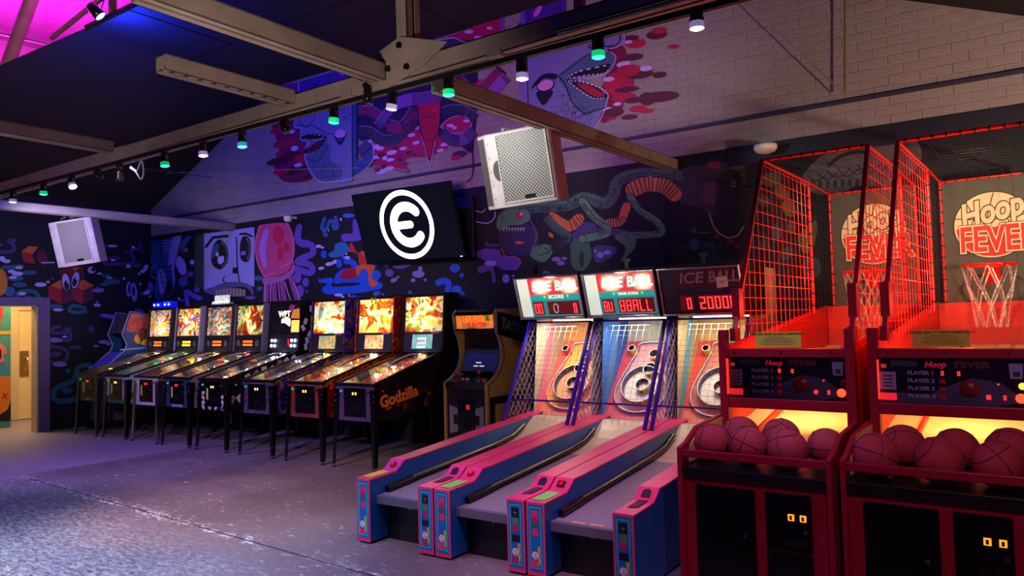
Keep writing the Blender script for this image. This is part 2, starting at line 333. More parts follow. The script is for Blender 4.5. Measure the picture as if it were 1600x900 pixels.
# ---- paint on walls
def spline(pts, closed=True, k=6):
    n = len(pts); out = []
    rng = range(n) if closed else range(n - 1)
    for i in rng:
        p0 = pts[(i - 1) % n] if closed or i > 0 else pts[0]; p1 = pts[i]; p2 = pts[(i + 1) % n]; p3 = pts[(i + 2) % n] if closed or i + 2 < n else pts[-1]
        for j in range(k):
            t = j / k
            out.append(tuple(.5 * ((2 * p1[a]) + (-p0[a] + p2[a]) * t + (2 * p0[a] - 5 * p1[a] + 4 * p2[a] - p3[a]) * t * t + (-p0[a] + 3 * p1[a] - 3 * p2[a] + p3[a]) * t ** 3) for a in (0, 1)))
    if not closed: out.append(pts[-1])
    return out
class Mural:
    def __init__(s, ax, val, sgn, pf=None): s.n = 0; s.pf = pf or paint; s.b = MB(); clip = None; s.ax = ax; s.val = val; s.sgn = sgn; s.l = 1; s.fr = (0, 0, 1); s.clip = clip
    def frame(s, x, y, k): s.fr = (x, y, k); return s
    def L(s, l): s.l = l; return s
    def put(s, pts, c):
        ox, oy, k = s.fr
        q = [P(ox + x * k, oy + y * k, s.ax, s.val + s.sgn * (.003 + .0011 * s.l + (s.n % 40) * 2.6e-5)) for x, y in pts]; s.n += 1
        s.b.poly(q, s.pf(c)); return s
    def fill(s, pts, c): return s.put(spline(pts), c)
    def polyg(s, pts, c): return s.put(pts, c)
    def blob(s, x, y, rx, ry, c, rot=0, n=18):
        a = math.radians(rot)
        return s.put([(x + rx * math.cos(2 * PI * i / n) * math.cos(a) - ry * math.sin(2 * PI * i / n) * math.sin(a),
                       y + rx * math.cos(2 * PI * i / n) * math.sin(a) + ry * math.sin(2 * PI * i / n) * math.cos(a)) for i in range(n)], c)
    def stroke(s, pts, w, c, closed=False, taper=0, smooth=True, rnd=True):
        q = spline(pts, closed, 6) if smooth and len(pts) > 2 else list(pts)
        n = len(q); L_ = []; R_ = []
        for i in range(n):
            a = q[i - 1] if i or closed else q[0]; b = q[(i + 1) % n] if i < n - 1 or closed else q[i]
            dx, dy = b[0] - a[0], b[1] - a[1]; d = math.hypot(dx, dy) or 1
            t = i / (n - 1); ww = w / 2 * (1 - taper * abs(2 * t - 1)); L_.append((q[i][0] - dy / d * ww, q[i][1] + dx / d * ww)); R_.append((q[i][0] + dy / d * ww, q[i][1] - dx / d * ww))
        for i in range(n if closed else n - 1):
            j = (i + 1) % n; s.put([L_[i], L_[j], R_[j], R_[i]], c)
        if rnd and not closed:
            s.l += .35
            for p in (q[0], q[-1]): s.blob(p[0], p[1], w / 2 * (1 - taper), w / 2 * (1 - taper), c, n=10)
            s.l -= .35
        return s
    def ribs(s, pts, w, c, n, lw, smooth=True):
        """short cross strokes over a stroke of width w"""
        q = spline(pts, False, 10) if smooth else list(pts)
        for k in range(n):
            i = int((k + .5) / n * (len(q) - 1)); a = q[max(0, i - 1)]; b = q[min(len(q) - 1, i + 1)]
            dx, dy = b[0] - a[0], b[1] - a[1]; d = math.hypot(dx, dy) or 1
            ex, ey = -dy / d * w / 2, dx / d * w / 2
            s.stroke([(q[i][0] - ex, q[i][1] - ey), (q[i][0] + ex, q[i][1] + ey)], lw, c, smooth=False, rnd=False)
        return s
LAV = (.70, .66, .90); PU = (.40, .28, .68); PUD = (.25, .18, .42); TEAL = (.10, .36, .44); BLU = (.12, .32, .80); STB = (.18, .36, .56)
RD = (.62, .08, .14); OR = (.82, .36, .14); INK = (.05, .04, .09); LIL = (.52, .42, .80); CRIM = (.68, .06, .24); MARN = (.34, .06, .16); PKM = (.75, .30, .48)
LILD = PUD
# left wall
m = Mural(0, LX, +1); m.frame(0, 360, .1555)
m.stroke([(0, 215), (90, 215), (140, 190), (130, 140), (85, 105), (140, 100)], 38, PUD).blob(5, 145, 26, 15, PUD)
m.polyg([(215, 215), (285, 158), (388, 165), (325, 240)], OR).polyg([(215, 220), (325, 245), (355, 335), (240, 315)], RD).fill([(365, 260), (430, 185), (480, 290), (430, 355)], MARN)
m.stroke([(420, 325), (545, 322)], 12, LAV, smooth=False)
m.fill([(0, 265), (40, 262), (60, 290), (100, 295), (95, 325), (50, 325), (0, 300)], LAV)
m.blob(120, 372, 115, 24, TEAL).blob(200, 355, 34, 16, TEAL).blob(300, 425, 72, 24, TEAL).blob(155, 480, 80, 30, TEAL).blob(198, 546, 74, 26, TEAL).blob(95, 615, 58, 50, STB)
m.L(2).blob(192, 373, 40, 15, LAV).blob(115, 412, 40, 17, LAV).blob(175, 435, 60, 22, LAV).blob(130, 474, 42, 14, LAV).L(1)
m.blob(0, 520, 76, 138, (.80, .48, .12)); m.blob(407, 545, 60, 22, LAV).blob(482, 518, 18, 12, LAV).blob(528, 484, 12, 10, PU)
m.stroke([(170, 690), (185, 630), (260, 610), (350, 620), (405, 690)], 44, TEAL).blob(285, 680, 50, 26, TEAL); m.L(2).blob(222, 636, 42, 17, LAV).L(1)
# the stack of painted cubes with eyes
m.polyg([(505, 555), (612, 495), (725, 560), (610, 590)], OR).polyg([(485, 560), (612, 588), (612, 745), (490, 670)], RD).polyg([(612, 590), (725, 560), (735, 700), (612, 745)], MARN)
m.polyg([(725, 565), (835, 490), (942, 555), (835, 600)], OR).polyg([(728, 580), (835, 600), (830, 745), (732, 690)], RD).polyg([(835, 600), (945, 560), (940, 690), (830, 745)], MARN)
m.L(2).polyg([(600, 400), (720, 365), (845, 360), (845, 480), (740, 560), (610, 500)], (.40, .07, .10)).polyg([(720, 380), (800, 362), (755, 415)], OR)
m.L(3).blob(663, 520, 48, 98, INK, -8).blob(758, 500, 48, 96, INK, 12); m.L(4).blob(663, 520, 37, 86, LAV, -8).blob(758, 500, 37, 84, LAV, 12)
m.L(5).blob(668, 553, 24, 50, INK, -6).blob(750, 517, 24, 50, INK, 12).L(6).blob(680, 520, 10, 10, LAV).blob(765, 485, 9, 9, LAV).L(1)
m.blob(920, 398, 40, 36, LAV).L(2).blob(938, 392, 20, 20, INK).L(1).blob(1000, 434, 26, 10, LAV).blob(1065, 455, 46, 17, TEAL).L(2).blob(1100, 477, 30, 9, LAV).L(1).blob(1125, 515, 84, 26, TEAL).blob(1045, 545, 42, 17, TEAL)
m.stroke([(1055, 160), (1050, 230), (1030, 300), (1080, 340), (1200, 335), (1310, 330), (1345, 290), (1310, 220), (1345, 190), (1400, 180), (1415, 130)], 34, PUD)
m.blob(1130, 157, 52, 12, LAV).blob(1025, 225, 38, 18, PU).blob(1148, 278, 62, 24, PUD).L(2).blob(1135, 299, 24, 10, LAV).blob(1338, 170, 18, 13, LAV).L(1)
m.blob(1265, 220, 16, 16, PUD).blob(1428, 215, 20, 18, PUD).blob(1290, 360, 26, 18, LAV).blob(1376, 348, 44, 24, PUD).fill([(1408, 410), (1440, 385), (1450, 350), (1490, 350), (1475, 400), (1430, 430)], LAV).blob(1398, 436, 15, 10, LAV).blob(1245, 484, 12, 11, LAV)
m.blob(1294, 590, 26, 78, LIL, 0).blob(1346, 622, 32, 96, LIL, -4).L(2).blob(1300, 585, 12, 52, INK).blob(1342, 610, 15, 48, INK).L(1)
m.fill([(1410, 640), (1480, 590), (1490, 520), (1535, 520), (1530, 590), (1475, 640)], PU).blob(1475, 625, 34, 20, LAV, -20).blob(1410, 538, 12, 10, LAV).blob(1506, 662, 12, 10, LAV)
m.blob(985, 604, 60, 20, LIL).blob(1022, 592, 26, 12, LIL).blob(980, 574, 12, 8, LIL).blob(976, 750, 36, 16, LAV).blob(978, 718, 10, 8, LAV)
m.stroke([(850, 780), (740, 755), (695, 800), (760, 825), (860, 815)], 36, TEAL).blob(560, 765, 72, 26, TEAL).L(2).blob(585, 798, 52, 15, LAV).L(1)
m.stroke([(1015, 852), (1100, 860), (1150, 880)], 30, PU).blob(1390, 820, 54, 30, PU)
m.frame(0, 430, .3)
m.stroke([(310, 268), (278, 275), (275, 298), (330, 300), (365, 300), (365, 335), (325, 340)], 17, PUD).blob(350, 283, 22, 12, PUD)
m.stroke([(262, 370), (320, 380), (350, 400), (345, 440), (300, 455), (262, 455)], 17, PUD).blob(290, 412, 30, 16, PUD)
m.L(2).blob(285, 338, 42, 13, LIL).blob(338, 320, 14, 5, LAV).blob(312, 464, 36, 13, LIL).L(1)
m.blob(393, 376, 33, 11, PUD).blob(540, 348, 28, 9, LIL).blob(566, 358, 15, 7, LIL).blob(500, 370, 14, 6, LIL)
m.polyg([(453, 278), (478, 262), (497, 282), (474, 302)], PUD); m.blob(545, 210, 26, 9, LIL).blob(575, 216, 24, 12, LIL)
m.stroke([(470, 468), (410, 480), (380, 550), (290, 590), (285, 645), (350, 655), (430, 625), (440, 585)], 26, TEAL).blob(352, 600, 30, 16, TEAL).blob(356, 498, 14, 11, TEAL)
m.b.obj('mural', wl)

# back wall, dark lower part
m = Mural(1, WY, -1); m.frame(230, 330, .18883)
m.fill([(30, 250), (100, 245), (230, 215), (285, 215), (225, 420), (235, 560), (215, 640), (205, 640), (185, 560), (150, 640), (140, 700), (95, 745), (60, 690), (70, 560), (60, 500), (25, 520), (30, 380)], STB)
m.L(2).fill([(205, 235), (282, 216), (255, 350), (222, 480), (228, 580), (215, 640), (206, 560), (190, 470), (175, 430)], (.66, .60, .88)).fill([(95, 480), (140, 500), (160, 600), (145, 660), (110, 680), (88, 560)], (.66, .64, .90))
m.L(3)
for i in range(5): m.stroke([(128 + i * 4, 240 + i * 24), (200 - i * 2, 248 + i * 24)], 7, LAV, smooth=False); m.stroke([(120 + i * 8, 460 + i * 42), (195 + i * 2, 455 + i * 44)], 8, INK, smooth=False)
m.stroke([(108, 240), (112, 330), (125, 440)], 6, INK).stroke([(95, 450), (120, 560), (150, 660)], 7, INK).stroke([(195, 440), (205, 540), (215, 640)], 8, INK).stroke([(285, 215), (240, 380), (228, 460), (238, 560)], 6, INK)
m.stroke([(70, 345), (38, 380), (45, 440), (85, 450)], 14, (.30, .50, .66)).stroke([(60, 455), (30, 490), (45, 545), (75, 555)], 14, (.30, .50, .66)).L(1)
m.fill([(232, 430), (262, 370), (310, 420), (322, 500), (290, 530), (262, 500)], (.62, .58, .88)).fill([(262, 560), (320, 545), (330, 600), (290, 625), (262, 600)], STB)
m.fill([(275, 330), (290, 250), (330, 210), (365, 212), (340, 250), (310, 300), (300, 350)], STB).blob(322, 322, 14, 20, PKM)
m.fill([(290, 560), (320, 520), (335, 490), (350, 530), (330, 560), (300, 580)], (.42, .22, .34)).blob(364, 520, 16, 22, PU).blob(372, 422, 18, 20, LAV)
m.fill([(120, 760), (170, 690), (230, 640), (250, 600), (225, 660), (170, 740)], (.28, .22, .30)); m.blob(20, 640, 34, 55, PU).L(2).blob(10, 668, 20, 15, LAV).L(1)
# striped block beside the sad face
m.polyg([(392, 196), (470, 186), (470, 640), (392, 620)], (.14, .18, .17)); m.L(2)
for i in range(26): m.stroke([(395, 226 + i * 16), (468, 200 + i * 16)], 3.5, (.38, .44, .42), smooth=False, rnd=False)
m.L(1).polyg([(470, 186), (886, 132), (886, 625), (860, 615), (760, 590), (700, 590), (640, 600), (560, 620), (500, 655), (470, 655)], (.60, .58, .84))
m.L(2).stroke([(486, 295), (545, 218), (665, 205)], 22, INK, smooth=False).stroke([(770, 190), (815, 186), (864, 207)], 18, INK, smooth=False)
m.stroke([(738, 215), (745, 420), (752, 520), (765, 590)], 10, INK).polyg([(706, 468), (745, 464), (745, 515), (706, 515)], INK).stroke([(640, 540), (626, 575), (660, 600)], 9, INK)
m.fill([(605, 235), (660, 290), (672, 380), (650, 450), (600, 482), (545, 450), (528, 380), (540, 300), (570, 250)], (.10, .10, .14)).fill([(812, 205), (850, 235), (858, 330), (840, 410), (800, 418), (770, 380), (768, 280), (785, 220)], (.10, .09, .14))
m.L(3).fill([(530, 385), (545, 300), (590, 270), (590, 330), (560, 375)], STB); m.blob(605, 405, 24, 34, (.75, .68, .95)).blob(625, 395, 12, 28, (.75, .68, .95)).blob(580, 358, 12, 20, (.75, .68, .95)).polyg([(775, 335), (815, 328), (815, 360), (775, 365)], LIL)
for i in range(13):
    a = -1.25 + i * .2; m.stroke([(595 + 58 * math.cos(a), 365 + 100 * math.sin(a)), (600 + 74 * math.cos(a), 365 + 118 * math.sin(a))], 5, (.62, .62, .55), smooth=False, rnd=False)
    m.stroke([(812 + 26 * math.cos(a), 315 + 84 * math.sin(a)), (812 + 42 * math.cos(a), 315 + 98 * math.sin(a))], 4.5, (.62, .62, .55), smooth=False, rnd=False)
m.L(2).fill([(470, 655), (560, 620), (640, 592), (760, 585), (850, 612), (876, 640), (876, 700), (830, 640), (760, 625), (680, 640), (600, 660), (540, 690)], (.36, .32, .50))
m.L(1).fill([(545, 690), (600, 660), (700, 632), (800, 640), (840, 690), (700, 720)], INK).L(3)
for i in range(9): m.polyg([(565 + i * 28, 668 - 28 * math.sin(.3 + i * .26)), (588 + i * 28, 662 - 28 * math.sin(.4 + i * .26)), (588 + i * 28, 705), (565 + i * 28, 705)], (.62, .52, .50))
# jellyfish
m.L(1).fill([(940, 115), (1150, 98), (1185, 150), (1215, 260), (1205, 400), (1160, 500), (1000, 560), (960, 530), (905, 400), (892, 280), (910, 180)], (.74, .26, .46))
for x0, x1, x2, wd in ((1000, 985, 980, 46), (1058, 1050, 1060, 40), (1115, 1120, 1145, 40), (1185, 1215, 1260, 44)): m.stroke([(x0, 540), (x1, 640), (x2, 780)], wd, (.55, .24, .52), rnd=False)
m.L(2).fill([(965, 545), (1090, 540), (1190, 480), (1205, 400), (1215, 440), (1205, 520), (1110, 580), (970, 605)], (.66, .34, .62))
m.fill([(975, 150), (1005, 170), (980, 300), (990, 450), (960, 455), (930, 350), (935, 260)], (.66, .44, .80)); m.blob(1085, 198, 48, 78, (.78, .10, .28)).blob(1152, 296, 24, 46, (.78, .10, .28)).blob(1102, 352, 28, 60, (.78, .10, .28))
for x0, x1, x2 in ((980, 975, 975), (1026, 1020, 1022), (1085, 1090, 1105), (1140, 1160, 1200), (1210, 1240, 1280)): m.stroke([(x0, 590), (x1, 660), (x2, 780)], 8, (.80, .52, .74), rnd=False)
m.stroke([(940, 115), (905, 200), (893, 290), (910, 420), (960, 530), (985, 530), (1050, 510)], 7, (.86, .45, .62)).stroke([(1150, 100), (1190, 160), (1215, 270), (1200, 400), (1100, 470)], 7, (.86, .45, .62))
m.L(1).blob(920, 555, 36, 22, STB).blob(930, 640, 24, 20, STB).blob(1245, 550, 30, 46, PU).blob(1305, 588, 20, 36, PU).blob(1262, 660, 34, 46, PU)
m.stroke([(1258, 130), (1250, 200), (1262, 250), (1330, 262)], 46, PU)
m.stroke([(440, 720), (380, 700), (345, 670), (320, 670), (335, 770)], 36, PU).blob(412, 650, 24, 26, PU).blob(262, 725, 9, 14, LAV).blob(288, 740, 12, 10, PU)
m.blob(850, 715, 44, 14, PU)
m.frame(460, 330, .18892)
m.stroke([(40, 130), (25, 220), (60, 270), (140, 280), (150, 350), (60, 390), (30, 420), (120, 440), (150, 480), (120, 510), (0, 470)], 52, PU).blob(25, 545, 34, 44, PU).blob(95, 588, 25, 38, PU).blob(45, 660, 34, 50, PU)
m.stroke([(250, 60), (228, 140), (265, 150), (290, 85), (320, 90), (325, 140), (355, 130), (340, 50)], 30, STB).blob(448, 36, 50, 18, (.20, .42, .80)).blob(384, 68, 9, 12, LAV).blob(260, 196, 22, 20, STB).blob(243, 168, 7, 10, LAV).blob(282, 158, 7, 8, LAV)
m.fill([(500, 60), (480, 120), (480, 180), (400, 190), (388, 225), (420, 250), (545, 240), (560, 200)], PU)
m.blob(200, 290, 24, 14, LAV).blob(232, 300, 14, 10, LAV).blob(243, 358, 24, 33, BLU).blob(222, 472, 25, 13, LAV, -10).blob(290, 436, 35, 16, LAV, -10).blob(335, 418, 22, 16, LAV, -30)
m.fill([(285, 350), (330, 320), (335, 280), (380, 255), (430, 265), (460, 320), (470, 270), (460, 330), (420, 340), (390, 370), (330, 385), (290, 375)], (.18, .42, .62)).blob(370, 433, 24, 38, BLU).blob(402, 378, 14, 20, BLU)
m.fill([(410, 400), (460, 390), (510, 420), (530, 480), (490, 480), (460, 440), (415, 435)], BLU).L(2).blob(437, 384, 25, 14, LAV).blob(427, 352, 9, 9, LAV).L(1)
m.fill([(470, 258), (520, 340), (575, 335), (600, 440), (540, 440), (520, 380), (455, 330)], (.75, .18, .16)).L(2).polyg([(545, 330), (580, 335), (582, 375), (560, 370)], OR).polyg([(455, 335), (520, 345), (535, 400), (500, 390)], (.16, .08, .12)).L(1)
m.fill([(340, 600), (335, 540), (380, 490), (450, 470), (560, 480), (640, 490), (690, 490), (718, 530), (690, 575), (725, 600), (715, 640), (600, 665), (500, 680), (320, 690), (250, 680), (230, 640), (270, 600), (210, 590), (205, 565), (300, 550), (325, 575), (305, 610), (340, 625), (500, 615), (550, 595), (420, 590)], BLU)
m.L(2).fill([(390, 560), (385, 520), (430, 475), (490, 470), (520, 510), (515, 550)], (.62, .06, .16)).fill([(520, 450), (665, 448), (650, 500), (640, 550), (690, 600), (640, 628), (615, 590), (605, 500), (560, 480), (520, 540)], (.80, .36, .16)).L(1)
m.L(2).blob(365, 693, 36, 13, LAV).blob(400, 708, 14, 8, LAV).L(1).blob(452, 698, 6, 11, LAV).blob(490, 710, 28, 16, BLU).blob(540, 716, 30, 12, PU).blob(682, 680, 32, 20, (.18, .38, .68), -15).blob(732, 688, 12, 10, BLU)
m.blob(758, 456, 20, 14, PUD).fill([(810, 455), (960, 442), (910, 470), (860, 476)], PU).blob(785, 510, 35, 32, PU).blob(822, 570, 30, 18, LIL, -20).blob(856, 545, 14, 9, LIL, -30)
m.blob(1025, 520, 52, 30, LIL).blob(1041, 475, 19, 19, LIL).blob(982, 571, 19, 17, LIL).blob(1082, 568, 13, 12, LIL).blob(1328, 472, 42, 37, BLU).blob(1384, 531, 19, 20, BLU)
m.stroke([(1190, 590), (1240, 575), (1275, 600), (1262, 690)], 52, BLU).blob(1342, 648, 42, 35, (.18, .38, .78)).blob(1390, 680, 22, 18, BLU).stroke([(955, 670), (965, 690), (1010, 700)], 30, STB).blob(200, 552, 6, 10, PU).blob(102, 662, 7, 14, PU)
def limb(pts, w, c, l, spots=0, hl=None):
    m.L(l).stroke(pts, w + 9, INK); m.L(l + .4).stroke(pts, w, c)
    q = spline(pts, False, 6); hl = hl or tuple(min(1, v * 1.45) for v in c)
    for off, cc, ww in ((-.28, hl, w * .10), (.30, INK, w * .13), (.05, tuple(v * .65 for v in c), w * .12)):
        e = []
        for i in range(len(q)):
            a, b = q[max(0, i - 1)], q[min(len(q) - 1, i + 1)]; dx, dy = b[0] - a[0], b[1] - a[1]; d = math.hypot(dx, dy) or 1
            e.append((q[i][0] - dy / d * w * off, q[i][1] + dx / d * w * off))
        e = e[1:-1]
        for j in range(0, len(e) - 3, 5 if off < 0 else 4): m.L(l + .8).stroke(e[j:j + 4], ww, cc, smooth=False, rnd=False)
    for k in range(spots):
        p = q[int(random.random() * (len(q) - 1))]; m.L(l + .9).blob(p[0] + random.uniform(-.3, .3) * w, p[1] + random.uniform(-.3, .3) * w, w * .07, w * .07, INK, n=8)
# lizard creatures right of the screen
m.frame(730, 230, .28125); G1 = (.18, .33, .24); G2 = (.28, .46, .33); GO = (.72, .36, .12)
limb([(190, 430), (210, 380), (300, 340), (420, 330), (560, 320), (650, 280), (760, 310), (810, 270), (830, 200), (880, 165), (1000, 145), (1180, 160)], 62, G1, 1, 40); m.L(1.8)
m.stroke([(470, 390), (560, 440), (620, 400)], 60, GO); m.L(2.3).ribs([(470, 390), (560, 440), (640, 395)], 60, INK, 12, 5).L(1.8)
m.stroke([(790, 420), (850, 410), (885, 330)], 48, GO); m.L(2.3).ribs([(780, 420), (850, 410), (890, 330)], 56, INK, 10, 5).L(1.8)
m.stroke([(920, 235), (1000, 205), (1090, 215), (1150, 260)], 84, (.74, .42, .14)); m.L(2.3).ribs([(890, 240), (1000, 205), (1090, 215), (1160, 270)], 92, INK, 14, 6)
limb([(640, 300), (700, 380), (770, 440), (770, 480), (640, 510)], 42, G2, 2.5, 10); limb([(905, 275), (960, 350), (1060, 420), (1070, 480), (900, 490)], 36, G2, 2.5, 8); m.L(2.5)
m.fill([(165, 440), (180, 380), (240, 345), (330, 350), (350, 400), (300, 430), (230, 440), (200, 480)], G2).fill([(180, 470), (260, 440), (350, 430), (400, 500), (360, 590), (260, 600), (190, 560)], (.15, .12, .26))
m.fill([(350, 600), (380, 550), (440, 540), (480, 570), (440, 630), (400, 635)], G2).fill([(575, 600), (590, 520), (640, 500), (680, 540), (690, 620), (640, 690), (590, 670)], G1).fill([(820, 500), (880, 470), (930, 500), (930, 560), (850, 640), (880, 560)], G2)
limb([(440, 390), (500, 450), (560, 500), (490, 560)], 44, G1, 2.2, 8); m.L(3.6).blob(290, 380, 22, 22, (.60, .10, .22)).blob(300, 372, 8, 8, LAV).blob(465, 488, 18, 10, GO, 45).blob(290, 530, 26, 8, GO).blob(636, 620, 14, 46, INK)
for i in range(8): m.polyg([(195 + i * 16, 448), (209 + i * 16, 446), (203 + i * 16, 472)], (.55, .58, .55))
for (x, y, r) in ((515, 342, 13), (740, 327, 9), (765, 345, 7), (600, 290, 8), (820, 235, 8), (845, 200, 6), (1240, 120, 12), (1200, 150, 8), (900, 155, 5), (450, 340, 6), (560, 300, 6), (690, 255, 9)): m.blob(x, y, r, r, INK)
m.stroke([(380, 400), (420, 470), (400, 560)], 6, INK).stroke([(345, 400), (385, 480), (360, 570)], 5, (.35, .42, .40)).stroke([(650, 310), (720, 400), (780, 430)], 5, INK).stroke([(930, 300), (1000, 370), (1040, 440)], 5, INK).stroke([(430, 560), (460, 580), (400, 600)], 5, INK).stroke([(920, 480), (1000, 500), (1080, 500)], 5, INK)
m.L(1).stroke([(590, 560), (600, 490), (700, 470), (860, 475), (880, 500)], 40, (.20, .14, .40)).fill([(700, 560), (760, 545), (830, 560), (800, 610), (720, 640)], (.22, .15, .42)).blob(640, 440, 80, 26, (.20, .14, .36))
m.L(3).blob(740, 598, 20, 16, LIL).blob(780, 585, 22, 14, LIL).blob(712, 577, 9, 6, LIL).L(1)
m.fill([(45, 600), (90, 565), (180, 570), (190, 600), (280, 610), (298, 640), (270, 680), (200, 680), (150, 660), (160, 740), (140, 755), (130, 690), (70, 700), (60, 670), (110, 640)], (.34, .22, .60)).L(2).blob(130, 645, 34, 16, (.56, .44, .86)).stroke([(190, 560), (215, 605), (270, 610), (298, 640), (270, 682)], 6, (.62, .22, .28)).L(1).stroke([(105, 530), (120, 545), (170, 545)], 18, PUD)
m.blob(495, 622, 26, 13, (.44, .34, .68)).blob(520, 644, 22, 13, (.44, .34, .68)).blob(540, 618, 14, 9, (.44, .34, .68)).blob(215, 730, 20, 24, LIL).blob(258, 716, 12, 7, LIL).blob(440, 702, 22, 16, STB)
m.stroke([(40, 350), (80, 362), (100, 345)], 4, LAV).stroke([(45, 412), (110, 422), (150, 395), (155, 360)], 5, LAV)
m.L(1).fill([(1180, 130), (1340, 100), (1520, 80), (1545, 180), (1500, 330), (1350, 380), (1290, 330), (1180, 300)], (.16, .13, .15)).fill([(1330, 200), (1390, 210), (1400, 300), (1330, 320), (1290, 270)], (.30, .16, .20))
m.L(2).fill([(1390, 190), (1440, 130), (1520, 150), (1540, 300), (1500, 460), (1430, 470), (1380, 380)], (.07, .04, .07)).blob(1478, 206, 17, 17, (.42, .42, .42)).L(3).blob(1478, 206, 9, 9, INK).stroke([(1345, 365), (1375, 450), (1440, 500), (1500, 490), (1535, 440)], 8, (.55, .42, .50))
m.L(3).stroke([(1210, 260), (1240, 225), (1290, 230), (1300, 290)], 8, (.28, .08, .14)).L(2).blob(1370, 100, 40, 22, (.40, .08, .12)).blob(1500, 95, 44, 30, (.34, .26, .30))
m.L(1).blob(1260, 460, 17, 17, (.12, .20, .32)).blob(1262, 541, 30, 32, (.12, .20, .32)).blob(1212, 551, 11, 10, (.12, .18, .24)).blob(1340, 560, 34, 40, (.10, .18, .28)).blob(1345, 620, 60, 60, (.09, .14, .24)).stroke([(1288, 474), (1345, 474)], 5, (.4, .4, .4), smooth=False).blob(1460, 525, 26, 14, (.34, .06, .10)).blob(1500, 545, 14, 10, (.34, .06, .10)).blob(1385, 497, 16, 12, (.34, .06, .10))
# pale striped shell above the first basket cage, and greenery seen through its mesh
m.frame(1110, 190, .4111)
m.L(1).fill([(345, 230), (370, 180), (440, 120), (560, 90), (760, 60), (800, 150), (700, 240), (560, 245), (500, 270), (400, 275)], (.34, .30, .34))
m.L(2).stroke([(450, 165), (500, 130), (560, 115), (600, 120)], 14, INK)
for i in range(7): m.stroke([(370 + i * 38, 205 - i * 8), (400 + i * 40, 225 - i * 6), (440 + i * 42, 205 - i * 9)], 6, INK)
for i in range(8): m.blob(390 + i * 28, 235 + 4 * math.sin(i), 8, 16, INK)
m.L(1).fill([(330, 440), (370, 400), (400, 375), (405, 420), (390, 480), (355, 500)], (.30, .38, .12)).blob(385, 555, 38, 42, (.20, .28, .28)).L(2).blob(380, 555, 18, 20, INK).L(1)
for i, (x, y, r, c) in enumerate(((230, 220, 40, (.20, .26, .16)), (200, 300, 30, (.18, .25, .16)), (270, 270, 32, (.40, .28, .10)), (300, 330, 36, (.46, .26, .08)), (250, 420, 30, (.18, .22, .18)), (310, 400, 26, (.20, .28, .18)), (205, 470, 24, (.12, .2, .16)), (290, 500, 30, (.14, .18, .2)))): m.blob(x, y, r, r * .7, c, 20 * i)
m.b.obj('mural', wall)

# ---- gable: whitewashed bricks, each course real
def roofz(x): return min(5.05, 5.05 - .44 * (-9.1 - x) if x < -9.1 else 5.05 - .42 * (x + 2.9) if x > -2.9 else 5.05)
bv = MB(); g = .006; bl, bh = .2375, .0832
x0, x1, z0, z1 = 0, bl, 0, bh
vs = [(x0, .02, z0), (x1, .02, z0), (x1, .02, z1), (x0, .02, z1), (x0, .0, z0), (x1, .0, z0), (x1, .0, z1), (x0, .0, z1), (x0 + g, -.005, z0 + g), (x1 - g, -.005, z0 + g), (x1 - g, -.005, z1 - g), (x0 + g, -.005, z1 - g)]
fs = [(4, 5, 1, 0), (5, 6, 2, 1), (6, 7, 3, 2), (7, 4, 0, 3), (8, 9, 5, 4), (9, 10, 6, 5), (10, 11, 7, 6), (11, 8, 4, 7), (11, 10, 9, 8)]
proto = bpy.data.meshes.new('brick'); proto.from_pydata(vs, [], fs); proto.materials.append(W_BRICK)
cells = []
for r in range(23):
    z = 3.112 + r * .0855
    for k in range(56):
        x = LX + (k - (.5 if r % 2 else 0)) * .24
        if x < LX - .01 or x + bl > .75 or z + bh > min(roofz(x), roofz(x + bl)) + .03: continue
        cells.append((x, z))
# the nearest ones are the largest in view
near = sorted(cells, key=lambda c: ((c[0] + .1) ** 2 + WY ** 2) + (0 if P(800, 450, 1, WY) else 0) + (400 if c[0] > .12 else 0))
nearset = near[:300]
for i, (x, z) in enumerate(nearset):
    o = bpy.data.objects.new('brick', proto); COL.objects.link(o); o.parent = wall
    o.location = (x, WY + .004 * random.random(), z)
rb = MB()
for x, z in near[300:]: rb.add([(a + x, b + WY + .003 * random.random(), c + z) for a, b, c in vs], fs, W_BRICK)
rb.obj('bricks', wall, kind='stuff')
# thin ledge pipe along the gable, flat band below, plain dark navy strip over the hoop machines
MB().box(LX, 1, WY - .035, WY, 3.352, 3.385, mat('dark_ledge', (.20, .16, .26), .6)).obj('trim_3', kind='structure', bevel=.004)
MB().box(-2.35, 1, WY - .02, WY, 2.93, 3.108, NAVY).obj('navy_strip', kind='structure', bevel=.004)

def brick_paint(c):
    m = paint(c); k = m.name + '_on_brick'
    if k in bpy.data.materials: return bpy.data.materials[k]
    m = m.copy(); m.name = k; nt = m.node_tree; N = nt.nodes; L = nt.links; b = N['Principled BSDF']
    g = N.new('ShaderNodeNewGeometry'); mp = N.new('ShaderNodeMapping'); mp.inputs['Rotation'].default_value = (math.radians(-90), 0, 0); mp.inputs['Location'].default_value = (.045, -3.112, 0)
    L.new(g.outputs['Position'], mp.inputs['Vector'])
    br = N.new('ShaderNodeTexBrick'); br.inputs['Scale'].default_value = 1; br.inputs['Brick Width'].default_value = .24; br.inputs['Row Height'].default_value = .0855
    br.inputs['Mortar Size'].default_value = .004; br.inputs['Color1'].default_value = br.inputs['Color2'].default_value = (1, 1, 1, 1); br.inputs['Mortar'].default_value = (0, 0, 0, 1)
    L.new(mp.outputs[0], br.inputs['Vector'])
    bp = N.new('ShaderNodeBump'); bp.inputs['Strength'].default_value = .6; bp.inputs['Distance'].default_value = .006
    L.new(br.outputs['Color'], bp.inputs['Height']); L.new(bp.outputs[0], b.inputs['Normal']); return m
